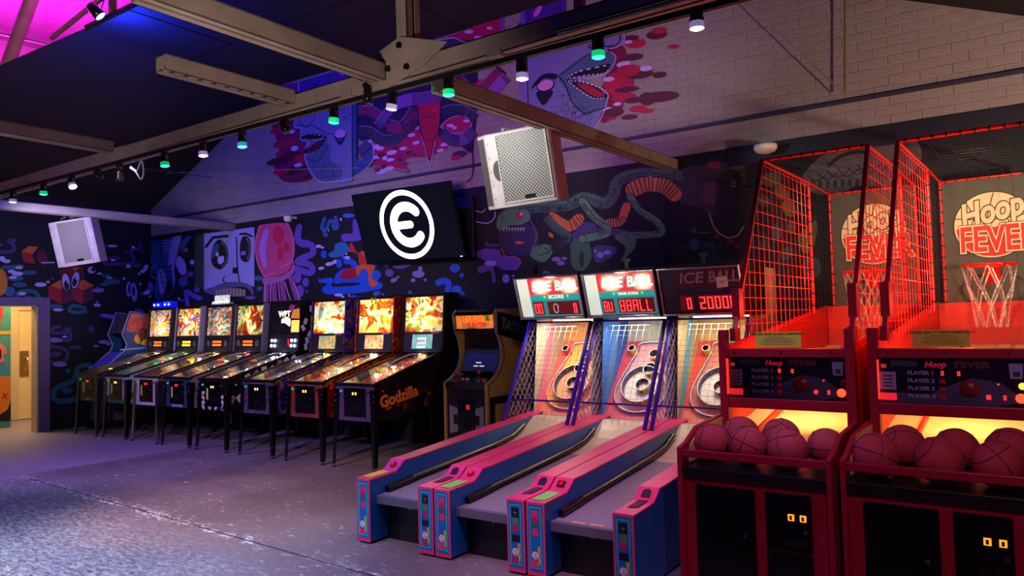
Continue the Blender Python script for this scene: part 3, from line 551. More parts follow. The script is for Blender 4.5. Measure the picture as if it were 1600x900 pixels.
# gable mural: two toothed heads joined by twisted bands
m = Mural(1, WY - .008, -1, brick_paint)
BG = (.46, .45, .62); BG2 = (.34, .38, .52); WH = (.78, .66, .86)
m.frame(440, 120, .2)
m.L(0).fill([(-80, 330), (100, 320), (190, 500), (250, 780), (30, 820), (-60, 700), (-20, 560)], (.46, .10, .26))
m.L(1)
for (x, y, rx, ry, c) in ((-20, 420, 70, 30, CRIM), (20, 520, 90, 34, CRIM), (60, 620, 100, 36, MARN), (-30, 660, 90, 30, MARN), (110, 730, 110, 36, MARN), (150, 640, 60, 30, CRIM), (100, 560, 30, 20, WH), (130, 690, 32, 16, WH), (80, 428, 24, 16, WH), (-10, 600, 40, 20, CRIM), (0, 740, 70, 24, CRIM), (210, 780, 40, 20, MARN)): m.blob(x, y, rx, ry, c, -12)
m.L(1).fill([(710, 640), (715, 520), (760, 510), (860, 535), (960, 450), (1000, 410), (1080, 380), (1100, 480), (1140, 640), (1200, 480), (1300, 550), (1160, 620), (980, 640), (970, 720), (800, 700), (690, 690)], CRIM)
for k in range(44):
    x = random.uniform(640, 1050); y = random.uniform(480, 790)
    if y > 900 - .2 * x: continue
    m.L(2 if k % 3 else 3).blob(x, y, random.uniform(18, 42), random.uniform(10, 20), (WH, MARN, CRIM, (.50, .10, .30))[k % 4], -12)
for (x, y) in ((1270, 530), (1240, 575), (1050, 515), (950, 560), (740, 628), (850, 648), (1015, 455), (1060, 395), (770, 560)): m.L(3).blob(x, y, 30, 14, WH, -12)
m.L(2).blob(1390, 605, 60, 26, (.28, .05, .22), -10).blob(1365, 632, 44, 20, CRIM, -10)
m.L(2).fill([(595, 240), (600, 100), (800, 30), (1100, -80), (1500, -180), (1500, 540), (1400, 545), (1240, 480), (1080, 380), (980, 420), (880, 535), (740, 510), (600, 480)], (.16, .05, .16))
T1 = (.42, .30, .52); T2 = (.52, .12, .28); T3 = (.26, .25, .27); T4 = (.56, .30, .66)
for l, pts, wd, c, n in ((3, [(590, 270), (680, 262), (760, 310), (790, 400)], 76, T2, 18), (4, [(595, 430), (680, 430), (780, 490), (880, 490), (960, 420), (1040, 350)], 84, T3, 34), (4, [(600, 590), (650, 560), (690, 520)], 90, T1, 9),
                      (4, [(750, 390), (800, 320), (850, 250)], 74, T1, 13), (5, [(830, 380), (930, 400), (1000, 340), (1050, 250)], 100, T2, 26), (6, [(890, 215), (1000, 180), (1120, 170), (1240, 140)], 96, T4, 34),
                      (4, [(1245, 290), (1330, 260), (1430, 270), (1520, 330)], 84, T3, 30), (5, [(1250, 430), (1330, 490), (1420, 490), (1500, 420)], 92, T1, 30), (3, [(1340, -20), (1420, 60), (1520, 130)], 80, T2, 20), (4, [(1480, 210), (1540, 120), (1660, 10), (1720, -60)], 90, T2, 26), (5, [(1570, 210), (1640, 130), (1700, 60), (1760, 0)], 80, T4, 22)):
    m.L(l).stroke(pts, wd, c, rnd=False); m.L(l + .3).ribs(pts, wd * .92, INK, n, 5); m.L(l + .5)
    q = spline(pts, False, 6)
    for sgn in (-1, 1):
        e = []
        for i in range(len(q)):
            a, b = q[max(0, i - 1)], q[min(len(q) - 1, i + 1)]; dx, dy = b[0] - a[0], b[1] - a[1]; d = math.hypot(dx, dy) or 1
            e.append((q[i][0] - sgn * dy / d * wd / 2, q[i][1] + sgn * dx / d * wd / 2))
        m.stroke(e, 5, (.62, .42, .70) if sgn < 0 else INK, smooth=False, rnd=False)
m.L(3).fill([(1240, 390), (1320, 320), (1420, 310), (1485, 360), (1450, 420), (1340, 440)], CRIM).L(4).blob(1320, 382, 30, 14, WH).blob(1350, 398, 20, 12, WH).blob(1445, 345, 26, 12, WH).stroke([(1240, 390), (1320, 320), (1420, 310), (1485, 360), (1450, 420), (1340, 440), (1240, 390)], 5, WH)
m.L(3).fill([(1500, 60), (1620, 0), (1740, -40), (1660, 80), (1560, 140)], CRIM).L(4).blob(1580, 60, 30, 14, WH).blob(1660, 20, 30, 14, WH).blob(1600, 85, 20, 10, WH)
# left head
m.L(5).fill([(110, 330), (100, 390), (150, 400), (160, 490), (200, 510), (180, 560), (190, 660), (240, 760), (310, 820), (400, 815), (550, 785), (550, 200), (340, 250), (200, 300)], BG)
m.fill([(550, 200), (590, 190), (590, 650), (700, 540), (708, 650), (570, 785), (550, 785)], (.22, .30, .50))
m.fill([(200, 600), (250, 760), (320, 812), (450, 800), (470, 720), (380, 640), (370, 520)], BG2)
m.L(6).stroke([(110, 320), (100, 395), (150, 405), (150, 490), (205, 510), (180, 600), (200, 690), (250, 780), (320, 825), (420, 815), (560, 788), (708, 660), (712, 520)], 6, WH)
m.stroke([(552, 200), (552, 500), (556, 780)], 6, INK).stroke([(590, 190), (590, 650), (700, 550)], 12, INK, smooth=False).stroke([(110, 370), (200, 390), (240, 380), (330, 430), (400, 450)], 6, INK).stroke([(130, 330), (180, 390), (250, 340), (260, 300)], 5, INK).stroke([(190, 630), (260, 665), (300, 640), (360, 540)], 6, INK)
m.fill([(160, 460), (220, 438), (350, 462), (260, 495), (170, 492)], INK).fill([(355, 470), (330, 540), (250, 600), (180, 600), (190, 560), (270, 500)], INK).L(7).fill([(330, 490), (300, 540), (240, 590), (200, 592), (210, 560), (270, 515)], (.36, .08, .14))
for q in ([(165, 462), (220, 445), (340, 465)], [(175, 488), (260, 490), (330, 480)], [(350, 475), (325, 535), (250, 592), (190, 600)], [(330, 480), (270, 505), (200, 560)]):
    qq = spline(q, False, 8)
    for i in range(0, len(qq) - 1, 2): m.L(8).stroke([qq[i], qq[i + 1]], 6, (.85, .82, .92), smooth=False, rnd=False)
m.L(7).blob(458, 452, 52, 38, INK, -15).L(8).blob(458, 445, 45, 32, (.80, .55, .80), -15).L(6).fill([(410, 470), (450, 500), (495, 480), (455, 535)], INK)
for k in range(190):
    x = random.uniform(235, 470); y = random.uniform(580, 805)
    if x - 200 < (y - 540) * 1.4 and y < 690 + (x - 200) * .9: m.L(6.5).blob(x, y, 3.2, 3.2, INK, n=6)
for k in range(90):
    x = random.gauss(500, 30); y = random.gauss(270, 50)
    if 440 < x < 545 and y > 215: m.L(6.5).blob(x, y, 3.2, 3.2, INK, n=6)
# red spike
m.L(8).polyg([(1058, 225), (1245, 195), (1238, 330), (1222, 480), (1160, 660), (1150, 640), (1110, 480), (1085, 400)], (.72, .03, .06)).L(9).stroke([(1062, 235), (1078, 400), (1110, 500), (1155, 650), (1195, 480), (1230, 400), (1245, 200)], 8, INK).stroke([(1085, 430), (1120, 560), (1157, 700), (1175, 620), (1200, 500)], 5, WH)
m.stroke([(1075, 300), (1150, 315), (1200, 300)], 5, INK).stroke([(1085, 400), (1130, 400)], 5, INK).stroke([(1120, 500), (1180, 495)], 5, INK).blob(1190, 260, 26, 16, (.80, .12, .14)).L(1)
m.stroke([(700, 710), (820, 715), (1000, 750)], 5, INK).stroke([(965, 640), (975, 700), (1000, 750)], 5, INK)
# right head
m.frame(800, 30, .21116)
m.L(1).fill([(700, 200), (820, 200), (850, 320), (800, 420), (830, 600), (760, 720), (660, 760), (650, 560), (700, 400)], (.46, .05, .20))
for (x, y, rx, ry, c) in ((900, 280, 70, 26, MARN), (960, 150, 0, 0, MARN), (915, 182, 74, 34, CRIM), (1090, 85, 56, 24, CRIM), (1070, 115, 76, 34, MARN), (1195, 203, 44, 16, CRIM), (860, 380, 90, 44, CRIM), (880, 140, 60, 20, MARN), (940, 408, 105, 34, MARN), (1090, 412, 52, 24, MARN),
                          (790, 480, 110, 90, CRIM), (850, 520, 92, 22, MARN), (1090, 575, 150, 40, MARN), (830, 580, 90, 34, CRIM), (900, 600, 70, 22, MARN), (1000, 590, 60, 50, MARN), (930, 665, 64, 24, CRIM), (1000, 680, 54, 16, CRIM), (750, 690, 76, 34, MARN), (868, 725, 60, 20, MARN), (740, 732, 34, 14, CRIM), (1050, 562, 90, 20, MARN)):
    if rx: m.L(2 + (hash((x, y)) % 7) * .1).blob(x, y, rx, ry, c, -6)
for (x, y, rx) in ((862, 168, 30), (825, 334, 52), (716, 444, 42), (992, 364, 48), (780, 628, 30), (706, 668, 40)): m.L(3).blob(x, y, rx, rx * .42, WH, -8)
m.L(4).fill([(60, 310), (300, 225), (640, 140), (790, 90), (835, 110), (825, 180), (760, 205), (715, 205), (715, 245), (765, 270), (755, 320), (710, 390), (620, 415), (490, 440), (600, 480), (700, 540), (705, 600), (680, 660), (650, 720), (570, 860), (300, 740), (100, 680), (70, 560)], (.46, .44, .64))
m.L(5).fill([(350, 410), (560, 260), (720, 250), (765, 280), (720, 370), (500, 420), (600, 480), (700, 545), (690, 640), (550, 700), (450, 620), (390, 500)], (.30, .37, .50))
m.L(6).stroke([(790, 92), (830, 120), (825, 170), (760, 212), (715, 215)], 6, WH).stroke([(720, 240), (768, 275), (750, 340), (700, 400), (600, 430), (490, 445), (600, 480), (704, 545), (700, 620), (660, 730), (575, 865)], 6, WH)
m.fill([(400, 440), (480, 390), (700, 330), (720, 350), (690, 395), (600, 415), (480, 425)], INK).fill([(400, 445), (520, 460), (640, 500), (700, 550), (690, 590), (620, 590), (500, 520)], INK).L(7).fill([(480, 480), (560, 485), (660, 540), (680, 570), (620, 575), (540, 530)], (.62, .10, .18))
for q in ([(405, 435), (500, 385), (715, 338)], [(430, 440), (560, 415), (680, 402), (715, 370)], [(420, 455), (520, 465), (640, 505), (695, 555)], [(420, 460), (500, 525), (600, 585), (690, 585)]):
    qq = spline(q, False, 8)
    for i in range(0, len(qq) - 1, 2): m.L(8).stroke([qq[i], qq[i + 1]], 8, (.88, .85, .92), smooth=False, rnd=False)
m.L(6).stroke([(350, 415), (430, 360), (560, 265), (640, 245)], 6, INK).stroke([(345, 420), (400, 500), (450, 620), (540, 700), (600, 680), (690, 655)], 9, INK).stroke([(715, 205), (715, 245), (740, 250)], 6, INK).stroke([(570, 190), (575, 215), (620, 205), (760, 195), (800, 150), (790, 100)], 9, INK)
m.L(6).fill([(140, 515), (200, 430), (265, 400), (335, 410), (320, 445), (240, 440), (180, 490)], INK).blob(250, 492, 70, 46, INK, -20).L(7).blob(248, 488, 60, 38, (.84, .52, .78), -20).L(6).fill([(180, 540), (300, 530), (270, 600), (225, 635)], INK).stroke([(110, 300), (115, 480), (122, 690)], 6, INK)
for k in range(330):
    x = random.gauss(480, 120); y = random.gauss(720, 60)
    if x < 640 - (y - 640) * .4 and y < 860 and y < 690 + (x - 150) * .6 + 60: m.L(5.5).blob(x, y, 3.8, 3.8, INK, n=6)
for k in range(80): m.L(5.5).blob(random.gauss(390, 30), random.gauss(600, 60), 3.2, 3.2, INK, n=6)
# the part of the picture above the steel chord
m.frame(560, 0, .275)
m.L(4).polyg([(380, 245), (430, 225), (430, 300), (415, 300)], (.55, .25, .70)).L(5).fill([(440, 232), (600, 222), (700, 245), (860, 170), (920, 130), (925, 180), (700, 270), (450, 330)], T3).ribs([(440, 275), (600, 255), (700, 255), (900, 165)], 60, INK, 30, 5)
m.L(4).fill([(430, 228), (530, 200), (800, 100), (806, 190), (690, 240), (560, 235)], CRIM).L(6).blob(628, 180, 26, 12, WH).blob(745, 160, 18, 9, WH).blob(680, 212, 24, 10, WH).stroke([(430, 232), (540, 215), (600, 238), (690, 240), (800, 190), (900, 140)], 6, WH)
m.L(4).polyg([(925, 60), (1180, -20), (1180, 90), (950, 160), (925, 160)], (.30, .10, .55)).L(5).blob(1018, 62, 16, 42, (.80, .40, .80), 30)
for k in range(60): m.L(5).blob(random.uniform(960, 1170), random.uniform(10, 130), 4, 4, INK, n=6)
m.L(5).polyg([(808, 100), (828, 98), (828, 180), (808, 190)], PU).L(5).polyg([(928, 65), (945, 60), (945, 165), (928, 165)], (.40, .30, .72))
m.frame(400, 0, 1 / 3)
m.L(4).polyg([(0, 500), (-60, 560), (-100, 620), (200, 560), (200, 385), (90, 405)], (.48, .10, .40)).polyg([(200, 385), (450, 310), (450, 560), (200, 560)], (.30, .14, .52)).L(5).blob(402, 338, 12, 18, (.80, .40, .80)).stroke([(200, 385), (198, 470)], 4, WH, smooth=False)
for k in range(70): m.L(5).blob(random.uniform(215, 440), random.uniform(340, 460), 3, 3, INK, n=6)
m.b.obj('gable_mural', wall)

# ---- roof
RF = mat('black_roof_lining', (.10, .075, .07), .9, 0, .5, .7, .3, bs=25)
ce = MB().box(-9.1, -2.9, 4.45, WY + .2, 5.09, 5.13, RF).box(-17, 3.5, -3, 8, 7.4, 7.5, mat('upper_roof_lining', (.62, .56, .60), .8)).obj('ceiling', kind='structure')
xs = [-9.1, -8.1, -5.5, -2.9]
for i in range(3):
    for (ya, yb) in ((4.45, 5.75), (5.765, WY)):
        MB().box(xs[i] + .008, xs[i + 1] - .008, ya, yb - .008, 5.05 + .006 * ((i + (ya > 5)) % 2), 5.085, RF).obj('ceiling_panel', ce)
EDG = lambda x: 4.45 - .60 * (-9.1 - x)
def slope_panel(xa, xb, ya, yb):
    if xa < -9 and ya < 5:
        f = lambda x: 5.05 - .44 * (-9.1 - x)
        v = [(x, y, f(x) + d) for d in (0, .04) for x, y in ((xa, EDG(xa)), (xb, EDG(xb)), (xb, yb), (xa, yb))]
        MB().add(v, [(0, 1, 2, 3), (7, 6, 5, 4), (0, 4, 5, 1), (1, 5, 6, 2), (2, 6, 7, 3), (3, 7, 4, 0)], RF).obj('ceiling_panel', ce); return
    za, zb = (5.05 - .44 * (-9.1 - xa), 5.05 - .44 * (-9.1 - xb)) if xa < -9 else (5.05 - .42 * (xa + 2.9), 5.05 - .42 * (xb + 2.9))
    MB().prism([(xa, za), (xb, zb), (xb, zb + .04), (xa, za + .04)], 1, ya, yb, RF).obj('ceiling_panel', ce)
MB().add([(x, y, 5.05 - .44 * (-9.1 - x) + .045) for x, y in ((-14, EDG(-14) + .03), (-9.1, 4.48), (-9.1, WY + .1), (-14, WY + .1))], [(0, 1, 2, 3)], RF).obj('lining_backing', ce)
for xa, xb in ((-10.7, -9.108), (-12.0, -10.708), (-14.0, -12.008)):
    slope_panel(xa, xb, 3.91, 5.6); slope_panel(xa, xb, 5.61, WY)
for xa, xb in ((-2.892, -1.4), (-1.392, .4), (.408, 3.2)): slope_panel(xa, xb, 1.5, WY)
# roof side beyond the opening
MB().box(-17, -16.8, -3, 8, 2.7, 7.4, mat('upper_wall_paint', (.66, .55, .62), .8)).box(-17, -5, 7.6, 7.8, 5.2, 7.4, mat('upper_wall_paint', (.66, .55, .62), .8)).obj('wall_upper', kind='structure')

# ---- steel in the roof
def girder(name, label, p0, p1, w_, h, cat='beam', holes=False, parent=None):
    """channel pair from p0 to p1 with a slot between, bottom at the given z"""
    p0 = Vector(p0); p1 = Vector(p1); d = (p1 - p0); Lg = d.length
    M = Matrix.Translation(p0) @ d.to_track_quat('X', 'Z').to_matrix().to_4x4()
    root = thing(name, label, cat) if parent is None else parent
    b = MB()
    for s in (-1, 1):
        y0, y1 = (s * .012, s * w_ / 2) if s > 0 else (-w_ / 2, -.012)
        b.box(0, Lg, y0, y1, 0, .008, STEEL, M); b.box(0, Lg, y0, y1, h - .008, h, STEEL, M)
        yy = s * w_ / 2; b.box(0, Lg, min(yy, yy - s * .008), max(yy, yy - s * .008), 0, h, STEEL, M)
    b.obj('channel' if parent is None else name, root)
    if holes:
        hb = MB(); n = int(Lg / .09)
        for i in range(n): hb.lathe([(.001, -.0015), (.016, -.0015), (.016, .001)], BLK, 10, M @ T((i + .5) * Lg / n, -w_ * .28, 0))
        hb.obj('bolt_slots', root, kind='stuff')
    return root
CY = 3.6
tr = girder('steel_chord', 'long grey double-channel steel chord carrying the track lights above the room', P(-160, 352, 1, CY), P(1250, -42, 1, CY), .13, .12)
for x in (145, 236, 268, 550, 780):
    q = P(x, 0, 1, CY); q.z = P(x, 300 - .2675 * x, 1, CY).z
    MB().box(q.x - .05, q.x + .05, CY - .075, CY + .075, q.z - .012, q.z + .03, STEEL).obj('clamp_plate', tr, bevel=.003)
nd = P(622, 130, 1, CY)
gp = MB().prism([(nd.x - .34, nd.z - .03), (nd.x - .30, nd.z + .14), (nd.x + .10, nd.z + .26), (nd.x + .48, nd.z + .14), (nd.x + .30, nd.z + .04), (nd.x - .1, nd.z - .07)], 1, CY - .085, CY - .07, STEEL).obj('gusset_plate', tr, bevel=.003)
for i, (dx, dz) in enumerate(((-.24, .06), (-.16, .1), (-.07, .13), (-.2, .0), (-.1, .04), (0, .07), (.1, .2), (.16, .05))):
    MB().cyl((nd.x + dx, CY - .105, nd.z + dz), (nd.x + dx, CY - .084, nd.z + dz), .02, DKMET, n=6).obj('bolt', tr)
girder('web_post', '', (nd.x + .05, CY, nd.z + .12), (nd.x + .02, CY, 5.0), .13, .10, parent=tr)
girder('crossbeam', 'long grey steel crossbeam running from the bolted joint down to the wall', (-3.06, CY + .09, 2.97), (-2.93, WY, 2.97), .12, .11)
qa, qb = P(215, 0, 2, 3.06), P(586, 126, 2, 3.06)
girder('crossbeam', 'wide grey steel crossbeam from the top edge to the bolted joint, nearest the viewer', qa, (qb.x, CY - .10, 3.06), .12, .11)
girder('stub_beam', 'short lilac-lit steel stub beam with slotted underside, open end at upper left', (P(252, 112, 2, 3.08).x, P(252, 112, 2, 3.08).y, 3.08), (P(447, 163, 2, 3.08).x, CY - .07, 3.08), .12, .10, holes=True)
girder('stub_beam', 'plain dim steel beam entering from the left frame edge above the far lights', (P(-60, 199, 2, 3.1).x, P(-60, 199, 2, 3.1).y, 3.1), (P(166, 238, 2, 3.1).x, CY - .07, 3.1), .12, .10)
girder('crossbeam', 'far purple steel crossbeam that holds the small left loudspeaker', (-10.25, 2.2, 3.0), (-10.15, WY, 3.0), .11, .11)
girder('bracket_beam', 'short blue-grey channel bolted on top of the chord near the right lamps', P(868, 52, 1, CY - .16), P(1100, -12, 1, CY - .16), .07, .085)
bpy.data.objects['channel.006'].data.materials[0] = mat('blue_grey_steel', (.40, .50, .58), .5, .2)
MB().box(0, .05, 0, .05, 0, .35, STEEL, T(*P(897, 34, 1, CY))).obj('hanger_post', bpy.data.objects['bracket_beam'])
# braces in the magenta upper roof, far left
def bar(name, label, p0, p1, r, cat='beam', m=STEEL, n=4):
    o = MB().cyl(p0, p1, r, m, n=n).obj(name); o['label'] = label; o['category'] = cat; return o
UP = 5.4
bar('roof_brace', 'thick pale sloping roof brace at the top left corner in magenta light', P(8, 110, 1, 5.0), P(56, -20, 1, 5.0), .11)
bar('roof_brace', 'thin pale diagonal strut behind the blue lamp', P(80, 60, 1, 5.2), P(170, -12, 1, 5.2), .035)
bar('roof_post', 'short pale upright post right of the blue lamp', P(176, 32, 1, 4.7), P(176, -20, 1, 4.7), .05)
bar('roof_pipe', 'magenta-lit horizontal pipe crossing the sloping brace', P(-20, 47, 1, 5.3), P(77, 69, 1, 5.3), .03, 'pipe', n=10)
bar('wire_rod', 'slanting thin steel rod on the pale gable, upper right', P(1160, -4, 1, WY - .12), P(1319, 147, 1, WY - .12), .006, 'rod', n=8)
bar('wire_rod', 'upright thin rusty rod hanging on the pale gable, upper right', P(1320, -4, 1, WY - .11), P(1320, 146, 1, WY - .11), .008, 'rod', BRASS, n=8)
bar('tie_rod', 'thin tie rod crossing below the far lights, upper of two', P(215, 262, 1, 4.6), P(330, 277, 1, 4.6), .006, 'rod', DKMET, n=8)
bar('tie_rod', 'thin tie rod running under the green lamps to the left bird head', P(262, 270, 1, 6.7), P(560, 262, 1, 7.05), .006, 'rod', n=8)

# ================================================================ basketball machines (local: x across, y towards the wall, origin at front left)
BLKT = mat('black_tray_rubber', (.07, .07, .08), .35); YELP = mat('cream_ramp_board', (.88, .82, .50), .45, 0, .06, 3)
REDP = mat('red_side_panel', (.85, .16, .08), .45); OLV = mat('dark_olive_backboard', (.26, .25, .20), .6)
CRMP = (.86, .76, .58); RUB = mat('maroon_rubber', (.68, .20, .26), .75, 0, .08, 30, .5, bs=160); SEAM = mat('dark_ball_seam', (.32, .08, .14), .7)
NETW = mat('red_wire', (1, .22, .16), .35, .1); LITR = mat('lit_red_lamp', (1, .15, .1), .4, emit=(1, .25, .15), es=3.)
def hoop_machine(loc, rz, label, second):
    t = thing('basketball_machine', label, 'arcade game', loc, rz, 'basketball arcade machines')
    W = .785
    b = MB().box(.012, W - .012, .03, .62, .03, .655, REDM).box(.03, W - .03, .05, .6, 0, .03, BLK)
    b.obj('cabinet', t, bevel=.004)
    MB().box(.025, W - .025, .0, .60, .655, .70, BLKT).obj('ball_tray', t, bevel=.004)
    for x in (0, W - .026):
        MB().prism([(0, .03), (0, .80), (.09, .82), (.24, .885), (.62, .91), (.62, .03)], 0, x, x + .026, REDM).obj('side_wing', t, bevel=.005)
    MB().prism([(.10, .71), (.12, .80), (.25, .868), (.60, .893), (.60, .71)], 0, .0262, .032, mat('cream_wing_liner', (.80, .68, .42), .5)).obj('wing_liner', t)
    MB().box(.026, W - .026, .004, .03, .75, .79, REDM).obj('rail', t, bevel=.004)
    d = MB().box(.095, .405, .014, .03, .06, .612, BLKG).obj('door', t, bevel=.003)
    MB().cyl((.355, .015, .38), (.355, -.002, .38), .011, CHROME, n=12).obj('lock', d)
    MB().box(.17, .225, .010, .014, .545, .553, DKMET).obj('name_plate', d); MB().cyl((.285, .014, .54), (.285, .008, .54), .006, DKMET).obj('keyhole', d)
    d = MB().box(.46, .68, .014, .03, .335, .612, BLKG).obj('coin_door', t, bevel=.003)
    for x in (.585, .642):
        q = MB().box(x - .014, x + .014, .006, .014, .487, .517, mat('amber_reject_button', (1, .55, .12), .4, emit=(1, .5, .12), es=2.2)).box(x - .006, x + .006, .003, .006, .492, .512, mat('coin_slot_brown', (.25, .12, .03))).obj('coin_button', d)
        MB().box(x - .022, x + .022, .010, .014, .532, .536, DKMET).obj('coin_slot', d)
    MB().cyl((.655, .015, .44), (.655, -.002, .44), .011, CHROME, n=12).obj('lock', d)
    for x in (.575, .63): MB().box(x - .022, x + .022, .008, .014, .36, .395, BLK).obj('coin_return', d)
    MB().box(.46, .68, .014, .03, .06, .318, BLKG).obj('door', t, bevel=.003)
    # uprights and score board
    F = .60
    for x in (.02, W - .055):
        MB().box(x, x + .05, F, F + .06, .70, 1.41, REDM).obj('post', t, bevel=.004)
    MB().box(.07, W - .055, F + .005, F + .055, 1.25, 1.30, REDM).obj('rail', t, bevel=.004)
    MB().box(.07, W - .055, F + .005, F + .055, .95, 1.01, REDM).obj('rail', t, bevel=.004)
    sb = MB().box(.07, W - .055, F + .035, F + .05, 1.01, 1.25, mat('score_board_print', (.055, .05, .12), .3)).obj('score_board', t)
    y = F + .0335
    g = MB(); SL = paint((.24, .24, .38)); WG = paint((.56, .54, .72))
    g.poly([(.07, y, 1.012), (.07, y, 1.07), (.30, y, 1.06), (.42, y, 1.12), (.50, y, 1.15), (.62, y, 1.13), (.72, y, 1.04), (.60, y, 1.012)], SL)
    for k in range(4): g.poly([(.43 - k * .012, y - .0005, 1.015), (.45 - k * .012, y - .0005, 1.05 + .01 * k), (.47 - k * .01, y - .0005, 1.085), (.455 - k * .012, y - .0005, 1.05 + .01 * k)], paint((.08, .08, .2)))
    for k in range(5): g.poly([(.13 + k * .025, y, 1.205), (.15 + k * .025, y, 1.205), (.152 + k * .025, y, 1.238), (.128 + k * .025, y, 1.238)], paint((.20, .22, .34)))
    g.poly([(.07, y, 1.08), (.15, y, 1.08), (.15, y, 1.175), (.07, y, 1.175)], WG); g.poly([(.07, y - .0006, 1.025), (.15, y - .0006, 1.025), (.15, y - .0006, 1.062), (.07, y - .0006, 1.062)], paint((.9, .12, .18), .9))
    for k in range(4): g.poly([(.085, y - .0008, 1.15 - k * .018), (.135, y - .0008, 1.15 - k * .018), (.135, y - .0008, 1.156 - k * .018), (.085, y - .0008, 1.156 - k * .018)], paint((.16, .14, .3)))
    g.poly([(.08, y - .0005, 1.195), (.105, y - .0005, 1.195), (.105, y - .0005, 1.215), (.08, y - .0005, 1.215)], paint((.8, .25, .15), .4))
    g.poly([(.66, y, 1.15), (.71, y, 1.15), (.715, y, 1.225), (.655, y, 1.225)], WG); g.poly([(.672, y - .0005, 1.16), (.70, y - .0005, 1.16), (.70, y - .0005, 1.185), (.672, y - .0005, 1.185)], paint((.15, .15, .25)))
    g.obj('printed_art', sb)
    MB().lathe([(.001, 0), (.047, 0), (.047, -.002), (.001, -.0025)], mat('dark_red_print', (.46, .08, .12), .4), 28, T(.485, y, 1.095) @ R(-90, 'X')).obj('printed_ball', sb)
    for k in range(4):
        text('PLAYER %d' % (k + 1), .027, paint((.62, .60, .78)), sb, T(.268, y - .002, 1.17 - k * .040) @ FRONT, off=.0008, sx=1.12)
        if k: MB().box(.352, .378, y - .002, y, 1.160 - k * .04, 1.180 - k * .04, RDIM).obj('unlit_window', sb)
    text('Hoop', .042, paint((.85, .15, .25), .25), sb, T(.335, y - .002, 1.215) @ FRONT, shear=.3, off=.001)
    text('FEVER', .046, paint((.40, .07, .16)), sb, T(.50, y - .002, 1.215) @ FRONT, off=.002, sx=1.25)
    for x, z, s in ((.362, 1.16, '0'), (.435, 1.16, '0'), (.548, 1.045, '10'), (.628, 1.045, '0')): digits(s, x, z, .011, .022, y - .003, RLED, None, sb)
    MB().ball((.70, y - .004, 1.055), .024, LITR, 16, 8, (1, .4, 1)).obj('start_button', sb)
    MB().ball((.708, y - .004, 1.115), .017, mat('lit_amber_lamp', (1, .7, .2), .4, emit=(1, .65, .15), es=3) if second else mat('dark_red_lens', (.45, .05, .08), .3), 16, 8, (1, .4, 1)).obj('round_lens', sb)
    MB().box(.605, .612, y - .002, y, 1.118, 1.124, LITR).obj('indicator', sb)
    MB().box(.066, .070, F + .0, F + .03, 1.03, 1.24, mat('red_tube', (1, .3, .2), .4, emit=(1, .22, .12), es=1.3)).obj('edge_light', sb)
    MB().box(.07, W - .055, F + .012, F + .015, 1.01, 1.25, GLS).obj('window', sb)
    MB().box(.045, W - .03, F + .02, F + .024, 1.30, 1.41, glass('acrylic_guard', refl=.8, alpha=.05)).obj('clear_guard', t)
    sg = MB().box(.24, .50, F + .014, F + .0195, 1.308, 1.395, mat('yellow_notice_sheet', (.80, .72, .26), .6)).obj('notice_sheet', t)
    text('LINK FOR HEAD TO HEAD COMPETITION', .0165, paint((.15, .13, .05)), sg, T(.37, F + .0125, 1.382) @ FRONT, off=.0003, ext=.0004)
    nb = MB()
    for k, wd in enumerate((.10, .17, .15, .19, .16)): nb.box(.37 - wd / 2, .37 + wd / 2, F + .0132, F + .0139, 1.364 - k * .0105, 1.3665 - k * .0105, paint((.25, .22, .08)))
    nb.obj('small_print', sg)
    for k in range(3): MB().cyl((.12 + k * .27, F + .006, 1.28), (.12 + k * .27, F - .002, 1.28), .006, CHROME, n=8).obj('screw', t)
    # ramp and side panels
    MB().prism([(.60, .78), (3.05, 1.22), (3.05, 1.18), (.60, .72)], 0, .045, W - .035, YELP).obj('ramp', t)
    MB().prism([(.62, .80), (3.0, 1.225), (3.0, 1.255), (.62, .83)], 0, .215, .232, REDP).obj('ramp_strip', t)
    for x in (.035, W - .05):
        MB().prism([(.66, .72), (.66, 1.29), (3.08, 1.54), (3.08, 1.18)], 0, x, x + .012, REDP).obj('side_panel', t)
        MB().prism([(.66, 1.285), (3.08, 1.535), (3.08, 1.56), (.66, 1.31)], 0, x - .006, x + .018, REDG).obj('panel_edge', t)
    for x in (.04, W - .08): MB().box(x, x + .05, 2.6, 3.1, 0, 1.18, REDM).obj('leg', t)
    MB().box(.05, W - .05, 3.085, 3.1, 1.18, 1.55, REDP).obj('back_panel', t)
    # cage
    XA, XB, YT, ZT, YM, YK = .10, .76, 1.32, 2.54, 2.45, 3.10
    for x in (XA, XB):
        MB().tube([(x, .64, 1.36), (x, YT, ZT)], .018, REDM, 4, smooth=False).obj('cage_pole', t)
        MB().box(x - .018, x + .018, .63, .72, 1.34, 1.42, REDM).box(x - .024, x + .024, .70, .78, 1.47, 1.66, REDM).obj('bracket', t, bevel=.003)
        MB().tube([(x, YT, ZT), (x, YM, ZT), (x, YK, ZT - .02)], .010, REDG).obj('cage_bar', t)
        MB().tube([(x, YM, ZT), (x, YM, 1.49)], .013, REDG).obj('cage_upright', t); MB().tube([(x, YK, ZT), (x, YK, 1.5)], .011, REDG).obj('cage_upright', t)
        nt = MB()
        fy = lambda z: .64 + (YT - .64) * (z - 1.36) / (ZT - 1.36)
        for k in range(1, 15):
            z = 1.36 + k * .082; zl = z
            nt.tube([(x, fy(z), z), (x, YM, z)], .0027, NETW, 5, smooth=False)
        for k in range(17):
            yv = .76 + k * .105; ztop = ZT if yv > YT else 1.36 + (ZT - 1.36) * (yv - .64) / (YT - .64); zb = 1.30 + (yv - .66) * .103
            if yv < YM: nt.tube([(x, yv, zb), (x, yv, ztop)], .0027, NETW, 5, smooth=False)
